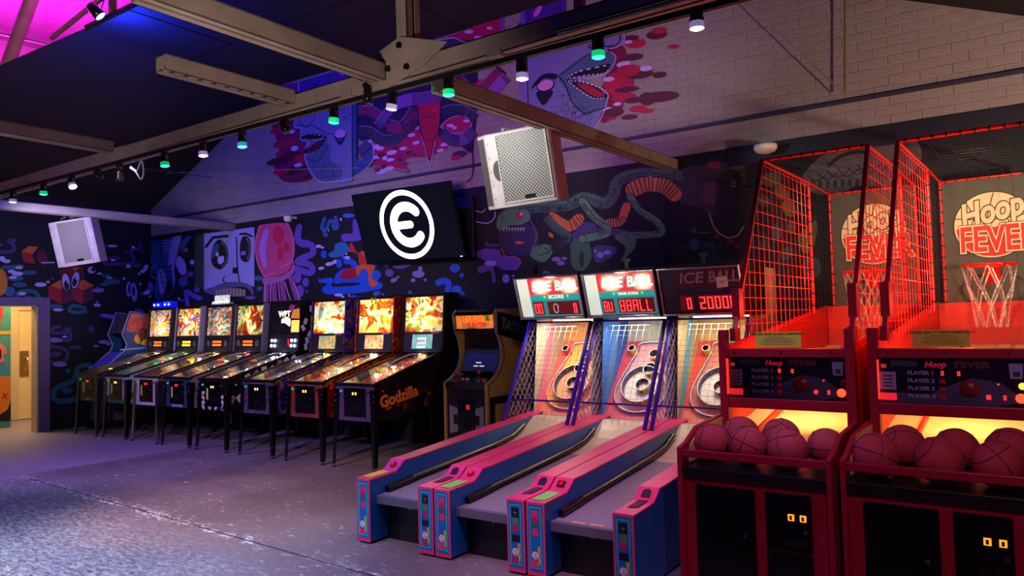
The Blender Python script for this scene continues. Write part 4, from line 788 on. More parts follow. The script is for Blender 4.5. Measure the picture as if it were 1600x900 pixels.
        nt.obj('wire_net', t, kind='stuff')
        n2 = MB(); bw = mat('black_net_cord', (.10, .08, .08), .7)
        for k in range(10): n2.tube([(x, YM, 1.58 + k * .1), (x, YK, 1.58 + k * .1)], .002, bw, 4, smooth=False)
        for k in range(6): n2.tube([(x, YM + .05 + k * .1, 1.5), (x, YM + .05 + k * .1, ZT)], .002, bw, 4, smooth=False)
        n2.obj('cord_net', t, kind='stuff')
    MB().tube([(XA, YT, ZT), (XB, YT, ZT)], .012, REDG).obj('cage_bar', t)
    MB().tube([(XA, YK, ZT - .02), (XB, YK, ZT - .02)], .010, REDG).obj('cage_bar', t)
    st = MB()
    for k in range(9): st.tube([(XA + .04 + k * .073, YT, ZT), (XA + .048 + k * .073, YT, ZT)], .0155, BLK, 8); st.tube([(XA + .04 + k * .073, YK, ZT - .02), (XA + .048 + k * .073, YK, ZT - .02)], .0135, BLK, 8)
    for k in range(11):
        for x in (XA, XB): st.tube([(x, YM, 1.55 + k * .095), (x, YM, 1.565 + k * .095)], .0165, BLK, 8); st.tube([(x, YK, 1.55 + k * .09), (x, YK, 1.562 + k * .09)], .0145, BLK, 8)
    st.obj('cable_ties', t, kind='stuff')
    tn = MB(); bw = mat('black_net_cord', (.10, .08, .08), .7)
    for k in range(7): tn.tube([(XA + .04 + k * .1, YT, ZT), (XA + .04 + k * .1, YK, ZT - .02)], .0015, bw, 4, smooth=False)
    for k in range(16): tn.tube([(XA, YT + .06 + k * .11, ZT), (XB, YT + .06 + k * .11, ZT)], .0015, bw, 4, smooth=False)
    tn.obj('roof_net', t, kind='stuff')
    # backboard
    bb = MB().box(XA, XB, 3.10, 3.12, 1.54, 2.53, OLV).obj('backboard', t)
    cx, cz, r, yb = .44, 2.145, .262, 3.097
    g = MB(); CR = paint(CRMP); BK = paint((.10, .08, .06)); RR = paint((.86, .07, .08))
    def disc(rad, yy, m, a0=0, a1=360, n=40): g.poly([(cx + rad * math.cos(math.radians(a0 + (a1 - a0) * i / n)), yy, cz + rad * math.sin(math.radians(a0 + (a1 - a0) * i / n))) for i in range(n + 1)][:-1 if a1 - a0 == 360 else None], m)
    disc(r, yb, BK); disc(r - .008, yb - .001, CR); disc(r - .02, yb - .002, RR, 184, 356)
    for pts in ([(cx - .25, cz + .07), (cx, cz + .04), (cx + .25, cz + .07)], [(cx + .02, cz + .25), (cx - .03, cz + .05), (cx, cz - .05)], [(cx - .17, cz + .19), (cx - .12, cz + .08), (cx - .14, cz)], [(cx + .17, cz + .19), (cx + .10, cz + .08), (cx + .12, cz)]):
        g.tube([(a, yb - .002, c) for a, c in spline(pts, False)], .0035, BK, 5)
    g.obj('printed_basketball', bb)
    text('Hoop', .26, BK, bb, T(cx - .01, yb - .004, cz + .105) @ R(-12, 'Y') @ FRONT, shear=.3, off=.018, sx=.70)
    text('Hoop', .26, CR, bb, T(cx - .01, yb - .006, cz + .105) @ R(-12, 'Y') @ FRONT, shear=.3, off=.009, sx=.70)
    for yy, mm, of in ((yb - .0105, BK, .023), (yb - .0125, CR, .018), (yb - .0145, RR, .006)): text('FEVER', .275, mm, bb, T(cx + .035, yy, cz - .115) @ FRONT, off=of, sx=.70)
    # rim and chain net
    hx, hy, hz, hr = .43, 2.80, 1.82, .175
    rim = MB().tube([(hx + hr * math.cos(2 * PI * i / 28), hy + hr * math.sin(2 * PI * i / 28), hz) for i in range(28)], .010, REDG, 8, closed=True)
    rim.box(hx - .05, hx + .05, hy + hr - .01, 3.10, hz - .012, hz + .012, REDG).prism([(hy + hr, hz), (3.10, hz), (3.10, hz - .13)], 0, hx - .05, hx + .05, REDG)
    rim.obj('rim', t)
    CH = mat('steel_chain', (.80, .78, .74), .3, .9)
    for k in range(8):
        ch = MB()
        for s in (-1, 1):
            pth = []
            for (f, a, rr, z) in ((0, 0, hr, 0), (1, .5, hr * .86, -.16), (2, 0, hr * .66, -.30), (3, .4, hr * .58, -.46)):
                an = 2 * PI * (k + s * a * .95) / 8; pth.append((hx + rr * math.cos(an), hy + rr * math.sin(an), hz + z))
            pth = [Vector(p) for p in pth]; j = 0
            for a, b_ in zip(pth[:-1], pth[1:]):
                n = 7
                for i in range(n):
                    c = a.lerp(b_, (i + .5) / n); d = (b_ - a).normalized(); o = d.orthogonal().normalized(); q = d.cross(o) if j % 2 else o; j += 1
                    h = d * .0135; e = q * .0048
                    ch.tube([c - h, c - h * .5 + e, c + h * .5 + e, c + h, c + h * .5 - e, c - h * .5 - e], .0021, CH, 4, closed=True, smooth=False)
        ch.obj('chain', t)
    # lamps the machine has
    lamp('cage_red_lamp', 'POINT', (.43, 1.2, 1.55), (1, .06, .03), 11 if second else 8, size=.04, parent=t)
    lamp('cage_red_lamp', 'POINT', (.15, 2.2, 1.75), (1, .05, .03), 6, size=.03, parent=t)
    lamp('board_lamp', 'SPOT', (.43, 1.6, 2.45), (1, .82, .56), 50 if second else 34, (.43, 3.1, 1.95), .03, 80, .8, parent=t)
    lamp('ramp_lamp', 'AREA', (.43, .80, 1.16), (1, .88, .50), 4.5, (.43, 1.5, .9), .25, parent=t)
    return t
PITCH_H = .80
hoop_machine((-1.60, 3.85, 0), -.032, 'nearer-to-the-lanes red basketball arcade machine, its cage beside the third alley', 0)
hoop_machine((-.785, 3.85, 0), -.040, 'red basketball arcade machine at the right frame edge with the lit amber lamp', 1)
def ball(x, y, z, r, lab, grp, rot):
    b = MB(); b.ball((0, 0, 0), r, RUB, 28, 16)
    o = b.obj('basketball'); o.location = (x, y, z); o.rotation_euler = rot
    o['label'] = lab; o['category'] = 'ball'; o['group'] = grp
    s = MB(); R0 = r + .0006
    for k in range(2):
        if k and int(x * 1000) % 2: continue
        s.tube([(R0 * math.cos(a), R0 * math.sin(a) if k == 0 else 0, 0 if k == 0 else R0 * math.sin(a)) for a in [2 * PI * i / 40 for i in range(40)]], .0020, SEAM, 5, closed=True)
    for sg in (-1, 1):
        pts = []
        for i in range(40):
            a = 2 * PI * i / 40; y_ = .62 * math.cos(a) * 1.0; zz = .80 * math.sin(a); x_ = sg * math.sqrt(max(.05, 1 - min(.95, y_ * y_ + zz * zz * .0 + zz * zz)))
            v = Vector((x_, y_, zz)).normalized() * R0; pts.append(v)
        s.tube(pts, .0020, SEAM, 5, closed=True)
    s.obj('seam', o)
for x, y, z, r, lab, rot in ((-1.49, 4.09, .802, .102, 'leftmost maroon basketball in the tray of the left machine', (.3, .2, .5)), (-1.385, 4.27, .825, .100, 'maroon basketball behind the two leftmost balls of the left tray', (1.2, .3, .1)),
                        (-1.278, 4.05, .802, .102, 'maroon basketball second from left in the front row of the left tray', (.1, .5, .9)), (-1.16, 4.26, .825, .102, 'maroon basketball half hidden behind the big front ball, left tray', (.8, .9, .2)),
                        (-1.065, 4.02, .802, .102, 'maroon basketball nearest the viewer in the left tray', (.4, 1.2, .3)), (-.915, 4.20, .80, .096, 'maroon basketball at the right end of the left tray', (0, 0, .3))):
    ball(x, y, z, r, lab, 'basketballs in the ball trays', rot)
for x, y, z, r, lab, rot in ((-.655, 4.03, .802, .108, 'maroon basketball at the left end of the right tray, in front', (.2, .4, 1.3)), (-.56, 4.24, .825, .104, 'maroon basketball just behind the left-end ball of the right tray', (.7, .2, .4)),
                        (-.385, 4.03, .802, .108, 'maroon basketball in the middle of the right tray, front', (.9, .5, .2)), (-.33, 4.235, .825, .100, 'maroon basketball mostly hidden behind the middle ball of the right tray', (.3, .1, .2)),
                        (-.155, 4.02, .802, .104, 'maroon basketball low in front at the right frame edge', (.3, 1.0, .8)), (-.11, 4.235, .835, .106, 'maroon basketball above and behind the one at the right frame edge', (.5, .3, .1))):
    ball(x, y, z, r, lab, 'basketballs in the ball trays', rot)

# ================================================================ alley roller lanes
BLUP = mat('blue_alley_side', (.09, .36, .62), .36, 0, .08, 3); PKP = mat('pink_alley_top', (.88, .22, .44), .36, 0, .12, 5)
LANE = mat('grey_lane_carpet', (.50, .48, .52), .6, 0, .12, 40, .2, bs=200); LEDGE = mat('grey_lane_edge', (.36, .36, .41), .5, 0, .15, 20)
HUMP = mat('cream_ball_hump', (.80, .74, .62), .3); TARG = []
def alley(x0, idx, label, cols, lit, score, small, button):
    W = .69
    t = thing('alley_roller_game', label, 'arcade game', (x0, 3.74, 0), 0, 'ball rolling lanes')
    prof = [(0, .005), (0, .435), (.255, .448), (.30, .475), (.345, .512), (.45, .516), (2.14, .64), (2.30, .65), (2.30, .005)]
    for s, (xa, xb) in enumerate(((0, .125), (W - .125, W))):
        MB().prism([(.0, .015), (.0, .43), (.255, .443), (.30, .470), (.345, .507), (.45, .511), (2.14, .634), (2.30, .644), (2.30, .015)], 0, xa, xb, BLUP).obj('side_rail', t, bevel=.003)
        top = prof[1:-1]; tp = MB()
        tp.prism([(a, z - .006) for a, z in top] + [(a, z + .004) for a, z in top][::-1], 0, xa - .002, xb + .002, PKP)
        tp.obj('rail_cap', t)
        MB().box(xa - .001, xb + .001, -.006, .0, .012, .438, PKP).obj('end_face', t, bevel=.003)
        fp = MB(); y = -.0075; GR = paint((.10, .90, .62)); DB = paint((.05, .40, .72)); MG = paint((.90, .15, .45) if s == 0 else (.66, .12, .42))
        xm = (xa + xb) / 2
        def rect(a, b_, c, d, m, dy=0): fp.poly([(a, y - dy, c), (b_, y - dy, c), (b_, y - dy, d), (a, y - dy, d)], m)
        rect(xm - .050, xm + .050, .04, .425, DB); rect(xm - .040, xm + .040, .055, .41, GR, .0006); rect(xm - .034, xm + .034, .061, .404, DB, .0012)
        def dsc(cx, cz, r, m, dy, n=18): fp.poly([(cx + r * math.cos(2 * PI * i / n), y - dy, cz + r * math.sin(2 * PI * i / n)) for i in range(n)], m)
        if s == 0:
            rect(xm - .022, xm + .022, .33, .39, MG, .0018); dsc(xm, .335, .020, paint((.72, .1, .35)), .0024)
            fp.poly([(xm - .022, y - .0018, .318), (xm + .022, y - .0018, .318), (xm + .012, y - .0018, .292), (xm - .012, y - .0018, .292)], paint((.12, .45, .25)))
            dsc(xm, .265, .024, MG, .002)
        else:
            rect(xm - .026, xm + .026, .335, .39, BLK, .0018); rect(xm - .008, xm + .008, .345, .372, paint((.25, .25, .27)), .0024); rect(xm - .012, xm + .012, .36, .364, paint((.5, .5, .5)), .003)
            fp.poly([(xm - .022, y - .0018, .328), (xm + .022, y - .0018, .328), (xm + .018, y - .0018, .292), (xm - .018, y - .0018, .292)], paint((.35, .55, .10)))
            dsc(xm, .268, .025, MG, .002); rect(xm - .028, xm + .028, .19, .232, BLK, .0018); dsc(xm - .028, .155, .008, CHROME, .003)
        dsc(xm - .005, .132, .023, paint((.86, .86, .90)), .002); dsc(xm - .005, .132, .0245, paint((.04, .04, .06)), .0014)
        for ex in (-.004, .006): dsc(xm - .005 + ex, .139, .0032, BLK, .003, 8)
        fp.poly([(xm - .018, y - .003, .127), (xm + .004, y - .003, .123), (xm + .014, y - .003, .13), (xm + .002, y - .003, .117)], BLK)
        dsc(xm - .008, .085, .025, MG, .002)
        fp.poly([(xm + .012, y - .0018, .185), (xm + .032, y - .0018, .185), (xm + .026, y - .0018, .12), (xm + .034, y - .0018, .115), (xm + .02, y - .0018, .062), (xm + .016, y - .0018, .11)], paint((.80, .70, .15)))
        fp.obj('printed_panel', t)
        if s == 0:
            MB().poly([(xa + .015, .03, .4445), (xb - .02, .03, .4445), (xb - .02, .215, .4538), (xa + .015, .215, .4538)], mat('lime_sticker_%d' % (idx > 0), (.95, .72, .15) if idx == 0 else (.45, .85, .35), .4)).obj('rail_sticker', t)
            bx = (xa + xb) / 2; M_ = T(bx, .305, .490) @ R(37, 'X') if 0 else T(bx, .300, .482) @ R(40, 'X')
            if button == 'round': MB().lathe([(.026, -.003), (.026, .004), (.021, .006)], DKMET, 20, M_).lathe([(.021, .004), (.017, .016), (.001, .021)], LITRB, 20, M_).obj('start_button', t)
            else: MB().box(-.026, .026, -.024, .024, 0, .008, BLKG, M_).box(-.014, .014, -.013, .013, .008, .014, LITRB, M_).obj('start_button', t, bevel=.002)
        else:
            DM = mat('dark_magenta_scoop', (.30, .04, .20), .6)
            M_ = T(xm, .300, .4825) @ R(40, 'X')
            sc = MB(); n = 16
            arc = [(.028 * math.cos(PI * i / n), .012 + .028 * math.sin(PI * i / n)) for i in range(n + 1)]
            sc.poly([tuple(M_ @ Vector((a, c, .0012))) for a, c in [(.028, -.034)] + arc + [(-.028, -.034)]], BLK)
            sc.poly([(xm - .028, .272, .4585), (xm + .028, .272, .4585), (xm + .028, .13, .4506), (xm - .028, .10, .449)], DM)
            sc.obj('ball_chute', t)
    # lane, edge, front panel
    xa, xb = .125, W - .125
    lp = [(.10, .318), (1.50, .432)]
    MB().prism([(.10, .25), (.10, .318), (1.50, .432), (1.50, .25)], 0, xa, xb, LANE).obj('lane', t)
    MB().box(xa - .02, xb + .02, .06, .10, .262, .320, LEDGE).obj('lane_edge', t, bevel=.004)
    hp = [(1.50, .432), (1.62, .447), (1.74, .473), (1.86, .513), (1.96, .560), (2.04, .608), (2.07, .625), (2.13, .632)]
    MB().prism(hp + [(2.13, .3), (1.50, .3)], 0, xa, xb, HUMP).obj('jump_ramp', t)
    MB().box(xa, xb, .17, .19, .0, .262, BLK).obj('front_panel', t); f_ = MB().cyl(((xa + xb) / 2, .17, .235), ((xa + xb) / 2, .155, .235), .010, CHROME, n=10).obj('lock', t)
    for s, x in ((0, xa + .015), (1, xb - .015)):
        pth = [(x, .17, .352), (x, .9, .412), (x, 1.5, .462), (x, 1.72, .495), (x, 1.90, .565)]
        MB().tube(pth, .017, BLKG, 10).tube([(x, a, z + .013) for _, a, z in pth], .006, BRASS, 8).tube([(x, .15, .345), (x, .42, .370)], .024, BLKG, 10).obj('bumper_bar', t)
    if idx: MB().poly([(W - .10, 1.15, .568), (W - .03, 1.15, .568), (W - .03, 1.95, .629), (W - .10, 1.95, .629)], mat('scuffed_rail_sticker', (.62, .42, .46), .5, 0, .4, 40)).obj('rail_sticker', t)
    if idx == 2:
        tp = MB()
        for k, x in enumerate((.24, .36)): tp.poly([(x, .104, .3195), (x + .085, .104, .3195), (x + .09, .128, .3215), (x - .005, .128, .3215)], paint((.85, .60, .35)))
        tp.obj('tape_patch', t)
    # cage: front frame leans back from the rail to the header
    FY, FZ, TY, TZ = 1.76, .615, 2.24, 1.475
    fy = lambda z: FY + (TY - FY) * (z - FZ) / (TZ - FZ)
    for x in (.012, W - .03): MB().tube([(x, FY, FZ), (x, TY, TZ)], .019, PURP, 6, smooth=False).obj('cage_post', t)
    MB().tube([(.012, fy(.795), .795), (W - .03, fy(.795), .795)], .009, PURP, 6).obj('cage_crossbar', t)
    MB().tube([(.012, TY, TZ), (W - .03, TY, TZ)], .009, PURP, 6).obj('cage_bar', t)
    GW = mat('grey_net_wire', (.72, .66, .76), .45, .2); nt = MB(); nn = 11
    for k in range(1, nn): x = .012 + (W - .042) * k / nn; nt.tube([(x, FY + .01, FZ + .02), (x, TY, TZ)], .0016, GW, 4, smooth=False)
    for k in range(1, 16): z = .795 + (TZ - .795) * k / 16; nt.tube([(.012, fy(z), z), (W - .03, fy(z), z)], .0016, GW, 4, smooth=False)
    nt.obj('front_net', t, kind='stuff')
    for x in (.006, W - .02):
        sd = MB(); z1 = TZ; yb = 3.0; step = .062
        def clip(p, q):
            # keep the piece inside the slanted side opening
            inside = lambda y_, z_: z_ <= z1 and z_ >= .64 and y_ >= fy(z_) and y_ <= yb
            pts = [(p[0] + (q[0] - p[0]) * i / 60, p[1] + (q[1] - p[1]) * i / 60) for i in range(61)]; ins = [w_ for w_ in pts if inside(*w_)]
            return (ins[0], ins[-1]) if len(ins) > 1 else None
        for k in range(-12, 36):
            for s in (-1, 1):
                y0_ = 1.5 + k * step * 1.25; c = clip((y0_, .6), (y0_ + s * .72, 1.5)) if 1 else None
                if c: sd.tube([(x, *c[0]), (x, *c[1])], .0023, GW, 4, smooth=False)
        sd.obj('side_net', t, kind='stuff')
    # target board
    bc, sidec, ringc, faceC, top, txt, outc = cols
    by = lambda v: (2.24 + v * .64, .64 + v * .77)      # up the slope
    nl = Vector((0, -.77, .64)); up = Vector((0, .64, .77)).normalized(); nl = up.cross(Vector((1, 0, 0))).normalized() * 1
    if nl.y > 0: nl = -nl
    ctr = Vector((W / 2, 2.27, .66))
    def bp(u, v, h=0): return ctr + Vector((u, 0, 0)) + up * v + nl * h
    hw = W / 2 - .045
    MB().poly([bp(-hw, -.02), bp(hw, -.02), bp(hw, .80), bp(-hw, .80)], paint(bc)).poly([bp(-hw, .80), bp(hw, .80), bp(hw, .80, .0) + Vector((0, .05, .4)), bp(-hw, .80) + Vector((0, .05, .4))], paint(top)).obj('target_board', t)
    lp = MB().box(.07, W - .07, 2.145, 2.20, .56, .625, BLK).poly([(.07, 2.20, .60), (W - .07, 2.20, .60), (W - .07, 2.31, .71), (.07, 2.31, .71)], paint((.90, .52, .42) if idx != 1 else (.85, .40, .48))).obj('ball_gutter', t)
    for s in (-1, 1):
        x = W / 2 + s * hw
        MB().poly([(x, 2.2, .6), (x, 3.05, .6), (x, 3.05, 1.9), (x, 2.35, 1.9)], paint(sidec)).obj('inner_wall', t)
        MB().poly([(x - s * .001, 2.22, .62), (x - s * .001, 2.34, .62), (x - s * .001, 2.66, 1.5), (x - s * .001, 2.54, 1.5)], paint(outc)).obj('side_stripe', t)
    def ring(u, v, r0, h0, h1, m1, m2, n=40, nm='ring', ell=1.0, m3=None, a0=0, a1=360):
        b = MB(); k = n; pts = lambda r, h: [bp(u + r * math.cos(math.radians(a0 + (a1 - a0) * i / k)), v + r * ell * math.sin(math.radians(a0 + (a1 - a0) * i / k)), h) for i in range(k + 1)]
        A, B, C, D = pts(r0, h0), pts(r0, h1), pts(r0 - .007, h1), pts(r0 - .007, h0)
        for i in range(k):
            b.poly([A[i], A[i + 1], B[i + 1], B[i]], m1); b.poly([B[i], B[i + 1], C[i + 1], C[i]], m3 or paint((.9, .9, .92))); b.poly([C[i], C[i + 1], D[i + 1], D[i]], m2)
        if nm: return b.obj(nm, t)
        return b
    # teardrop track
    td = [(-.235, .15), (-.24, .30), (-.19, .50), (-.15, .66), (-.13, .76), (.13, .76), (.15, .66), (.19, .50), (.24, .30), (.235, .15), (.15, .04), (0, .0), (-.15, .04)]
    td = spline(td, True, 5); b = MB(); b.poly([bp(u, v, .003) for u, v in td], paint(faceC))
    for i in range(len(td)):
        p, q = td[i], td[(i + 1) % len(td)]; b.poly([bp(*p, .0), bp(*q, .0), bp(*q, .035), bp(*p, .035)], paint(outc)); b.poly([bp(p[0] * .97, .3 + (p[1] - .3) * .97, .035), bp(q[0] * .97, .3 + (q[1] - .3) * .97, .035), bp(*q, .035), bp(*p, .035)], paint((.85, .88, .92)))
    b.obj('track_surround', t)
    ring(0, .28, .185, 0, .07, paint(ringc), paint((.30, .30, .45)), ell=1.05)
    MB().poly([bp(.178 * math.cos(2 * PI * i / 36), .28 + .187 * math.sin(2 * PI * i / 36), .006) for i in range(36)], paint((.93, .90, .88) if idx != 0 else (.95, .68, .50))).obj('ring_floor', t)
    ring(.01, .28, .066, 0, .06, paint(ringc), paint((.20, .16, .08)))
    ring(.04, .445, .062, 0, .07, paint(ringc), paint((.20, .16, .08)))
    ring(.05, .60, .050, 0, .08, paint(ringc), paint((.20, .16, .08)))
    for s in (-1, 1):
        ring(s * .185, .655, .036, 0, .09, paint(ringc), paint((.06, .05, .05)), n=20, nm='corner_cup')
        MB().poly([bp(s * .185 + .03 * math.cos(2 * PI * i / 16), .655 + .03 * math.sin(2 * PI * i / 16), .04) for i in range(16)], BLK).obj('cup_hole', t)
    rot = Matrix((Vector((1, 0, 0)), -nl, up)).transposed().to_4x4()
    for s_, u, v, h, sz in ((txt[0], 0, .085, .072, .05), (txt[1], .01, .212, .062, .035), (txt[2], .04, .38, .072, .034), (txt[3], .05, .548, .082, .03)):
        p = bp(u, v + .006, h * .5); text(s_, sz, paint((.06, .05, .08)), t, Matrix.Translation(p + Vector((0, -.012, 0))) @ FRONT, name='score_numeral', off=.001)
    # header
    hb = MB().prism([(2.11, 1.50), (1.985, 1.895), (2.02, 1.915), (2.62, 1.915), (2.62, 1.50)], 0, .002, W - .004, BLK).obj('header_box', t)
    def hp_(x, f, d=.003):
        a = Vector((x, 2.1052, 1.515)); b_ = Vector((x, 1.9882, 1.885)); p = a.lerp(b_, f); n_ = Vector((0, -.95, -.308)); return p + n_ * d
    HR = Matrix((Vector((1, 0, 0)), Vector((0, .308, -.951)) * 1.0, Vector((0, -.308 * 1.0, .951)))).transposed().to_4x4()
    hrot = Matrix(((1, 0, 0, 0), (0, -.308, -.951, 0), (0, .951, -.308, 0), (0, 0, 0, 1)))   # text x right, y up the slope, z out of it
    HM = lambda x, f, d: Matrix.Translation(hp_(x, f, d)) @ hrot
    e1 = 1.15 if lit else 0
    def hq(a, b_, f0, f1, m, d=.003, nm='marquee'): return [hp_(a, f0, d), hp_(b_, f0, d), hp_(b_, f1, d), hp_(a, f1, d)]
    mk = MB()
    for (a, b_, f0, f1, c) in ((.145, W - .03, .56, .97, (.86, .13, .17) if lit else (.30, .04, .09)), (.145, W - .03, .44, .56, (.05, .52, .50) if lit else (.08, .09, .18)), (.145, W - .03, .04, .44, (.10, .42, .45) if lit else (.10, .07, .15))):
        mk.poly(hq(a, b_, f0, f1, None), mat('marquee_%d_%d_%d' % (int(c[0] * 99), int(c[1] * 99), lit), c, .3, 0, .15, 20, emit=c if lit else None, es=e1))
    mk.poly(hq(.03, .145, .04, .97, None), mat('marquee_side_%d' % lit, (.80, .80, .74) if lit else (.16, .12, .18), .3, 0, .2, 6, emit=(.8, .86, .80) if lit else None, es=.8 if lit else 0))
    mo = mk.obj('marquee', t)
    if lit:
        def glow(cx):
            m_ = bpy.data.materials.new('lamp_glow_%d_%d' % (idx, int(cx * 100))); m_.use_nodes = True; N = m_.node_tree.nodes; L_ = m_.node_tree.links; N.remove(N['Principled BSDF'])
            tc = N.new('ShaderNodeTexCoord'); vm = N.new('ShaderNodeVectorMath'); vm.operation = 'DISTANCE'; vm.inputs[1].default_value = hp_(cx, .76, 0)
            mr = N.new('ShaderNodeMapRange'); mr.inputs[1].default_value = .115; mr.inputs[2].default_value = .0; mr.inputs[3].default_value = 0; mr.inputs[4].default_value = .85; mr.interpolation_type = 'SMOOTHSTEP'
            em = N.new('ShaderNodeEmission'); em.inputs[0].default_value = (1, .93, .62, 1); em.inputs[1].default_value = 2.2; tr_ = N.new('ShaderNodeBsdfTransparent'); mx = N.new('ShaderNodeMixShader')
            L_.new(tc.outputs['Object'], vm.inputs[0]); L_.new(vm.outputs['Value'], mr.inputs[0]); L_.new(mr.outputs[0], mx.inputs[0]); L_.new(tr_.outputs[0], mx.inputs[1]); L_.new(em.outputs[0], mx.inputs[2]); L_.new(mx.outputs[0], N['Material Output'].inputs[0]); return m_
        MB().poly(hq(.155, .37, .58, .95, None, .0075), glow(.275)).poly(hq(.39, W - .04, .58, .95, None, .0075), glow(.57)).obj('backlight_hot_spot', mo)
    ICW = paint((.95, .95, .85), .9 if lit else 0) if lit else paint((.58, .50, .56)); ICT = paint((.10, .60, .55), .6) if lit else paint((.10, .09, .22))
    text('ICE', .125, ICT, mo, HM(.285, .755, .0045), shear=.18, off=.007, sx=1.1); text('ICE', .125, ICW, mo, HM(.278, .765, .006), shear=.18, off=.003, sx=1.1)
    text('BALL', .125, ICT, mo, HM(.545, .755, .0045), shear=.18, off=.007, sx=.86); text('BALL', .125, ICW, mo, HM(.538, .765, .006), shear=.18, off=.003, sx=.86)
    text('SCORE' if idx == 0 else 'YOUR SCORE', .046 if idx == 0 else .028, paint((.95, .92, .80), .8 if lit else 0) if lit else paint((.30, .24, .38)), mo, HM(.42, .505, .005), off=.0012, sp=1.15)
    if lit: tq = MB(); [tq.poly([hp_(x - .012, .54, .005), hp_(x + .012, .54, .005), hp_(x, .47, .005)][::-1], paint((.65, .85, .15), .9)) for x in (.30 if idx == 0 else .29, .54 if idx == 0 else .55)]; tq.obj('printed_arrow', mo)
    dg = MB(); dg.poly(hq(.165, .275, .08, .40, None, .004), mat('score_window', (.30, .02, .03), .25, emit=(.5, .02, .02), es=.35 if lit else .08)); dg.poly(hq(.315, W - .045, .08, .40, None, .004), mat('score_window', (.30, .02, .03), .25)); dg.obj('score_window', mo)
    DMt = Matrix.Translation(hp_(0, 0, .0055)) @ hrot @ Matrix(((1, 0, 0, 0), (0, 0, 1, 0), (0, 1, 0, 0), (0, 0, 0, 1)))
    digits(small, .178, .045, .034, .092, 0, RLED, RDIM if lit else None, mo, DMt, 'credit_digits', th=.008, step=.045)
    if idx == 0: digits('    0', .335, .045, .030, .085, 0, RLED, None, mo, DMt, 'score_digits', th=.008, step=.062)
    else: digits(score, .330, .042, .044, .100, 0, RLED, RDIM if lit else None, mo, DMt, 'score_digits', th=.009, step=.061)
    if idx == 0: MB().tube([DMt @ Vector((.40 + .03 * math.cos(a) * (1 - i * .02), -.001, .085 + .05 * math.sin(a) * (1 - i * .02))) for i, a in enumerate([.3 + k * .35 for k in range(20)])], .0028, paint((.9, .85, .85), .5), 5).obj('smile_sticker', mo)
    if idx == 2: MB().poly([hp_(.485, .54, .008), hp_(.575, .56, .008), hp_(.575, .78, .008), hp_(.487, .76, .008)], paint((.80, .78, .80))).obj('paper_note', mo); text('OUT', .022, paint((.1, .1, .1)), mo, HM(.53, .66, .009), name='note_writing')
    ft = MB()
    ft.tube([hp_(.0, .99, .008), hp_(W - .01, .99, .008)], .009, CHROME, 8).tube([hp_(.0, .0, .008), hp_(W - .01, .0, .008)], .011, CHROME, 8)
    for x in (.012, W - .018): ft.tube([hp_(x, 0, .008), hp_(x, 1, .008)], .010, CHROME, 8)
    ft.obj('chrome_trim', t)
    ml = MB().box(.10, W - .10, 2.50, 2.53, 1.475, 1.497, mat('cage_tube_%d' % lit, (1, .95, .85), .4, emit=(1, .9, .72), es=1.2)).obj('cage_tube_light', t)
    lamp('cage_white_lamp', 'AREA', (W / 2, 2.28, 1.46), (1, .86, .68), (6.5, 6, 5.5)[idx], (W / 2, 2.5, .8), .35, parent=t)
    if lit: lamp('marquee_spill', 'POINT', (W / 2, 1.90, 1.83), (1, .88, .6), 1.3, size=.05, parent=t)
    return t
LITRB = mat('red_push_button', (.80, .03, .06), .2, emit=(.8, .03, .06), es=.12)
alley(-3.91, 0, 'leftmost ball-rolling lane, orange target rings, red SCORE panel, yellow sticker on rail', ((.90, .42, .38), (.78, .76, .66), (.80, .16, .12), (.95, .70, .32), (.85, .62, .30), ('100', '20', '30', '40'), (.90, .55, .65)), 1, '', '00', 'round')
alley(-3.205, 1, 'middle ball-rolling lane with blue side wall and white target rings', ((.85, .28, .38), (.16, .44, .80), (.92, .76, .12), (.90, .62, .66), (.72, .72, .64), ('1000', '20', '40', '50'), (.30, .55, .80)), 1, '88ALL', '8U', 'round')
alley(-2.50, 2, 'right ball-rolling lane with unlit dark marquee reading 20000', ((.90, .30, .22), (.78, .70, .52), (.90, .72, .16), (.85, .48, .40), (.86, .72, .45), ('1000', '20', '40', '50'), (.35, .68, .74)), 0, '20000', ' 0', 'square')

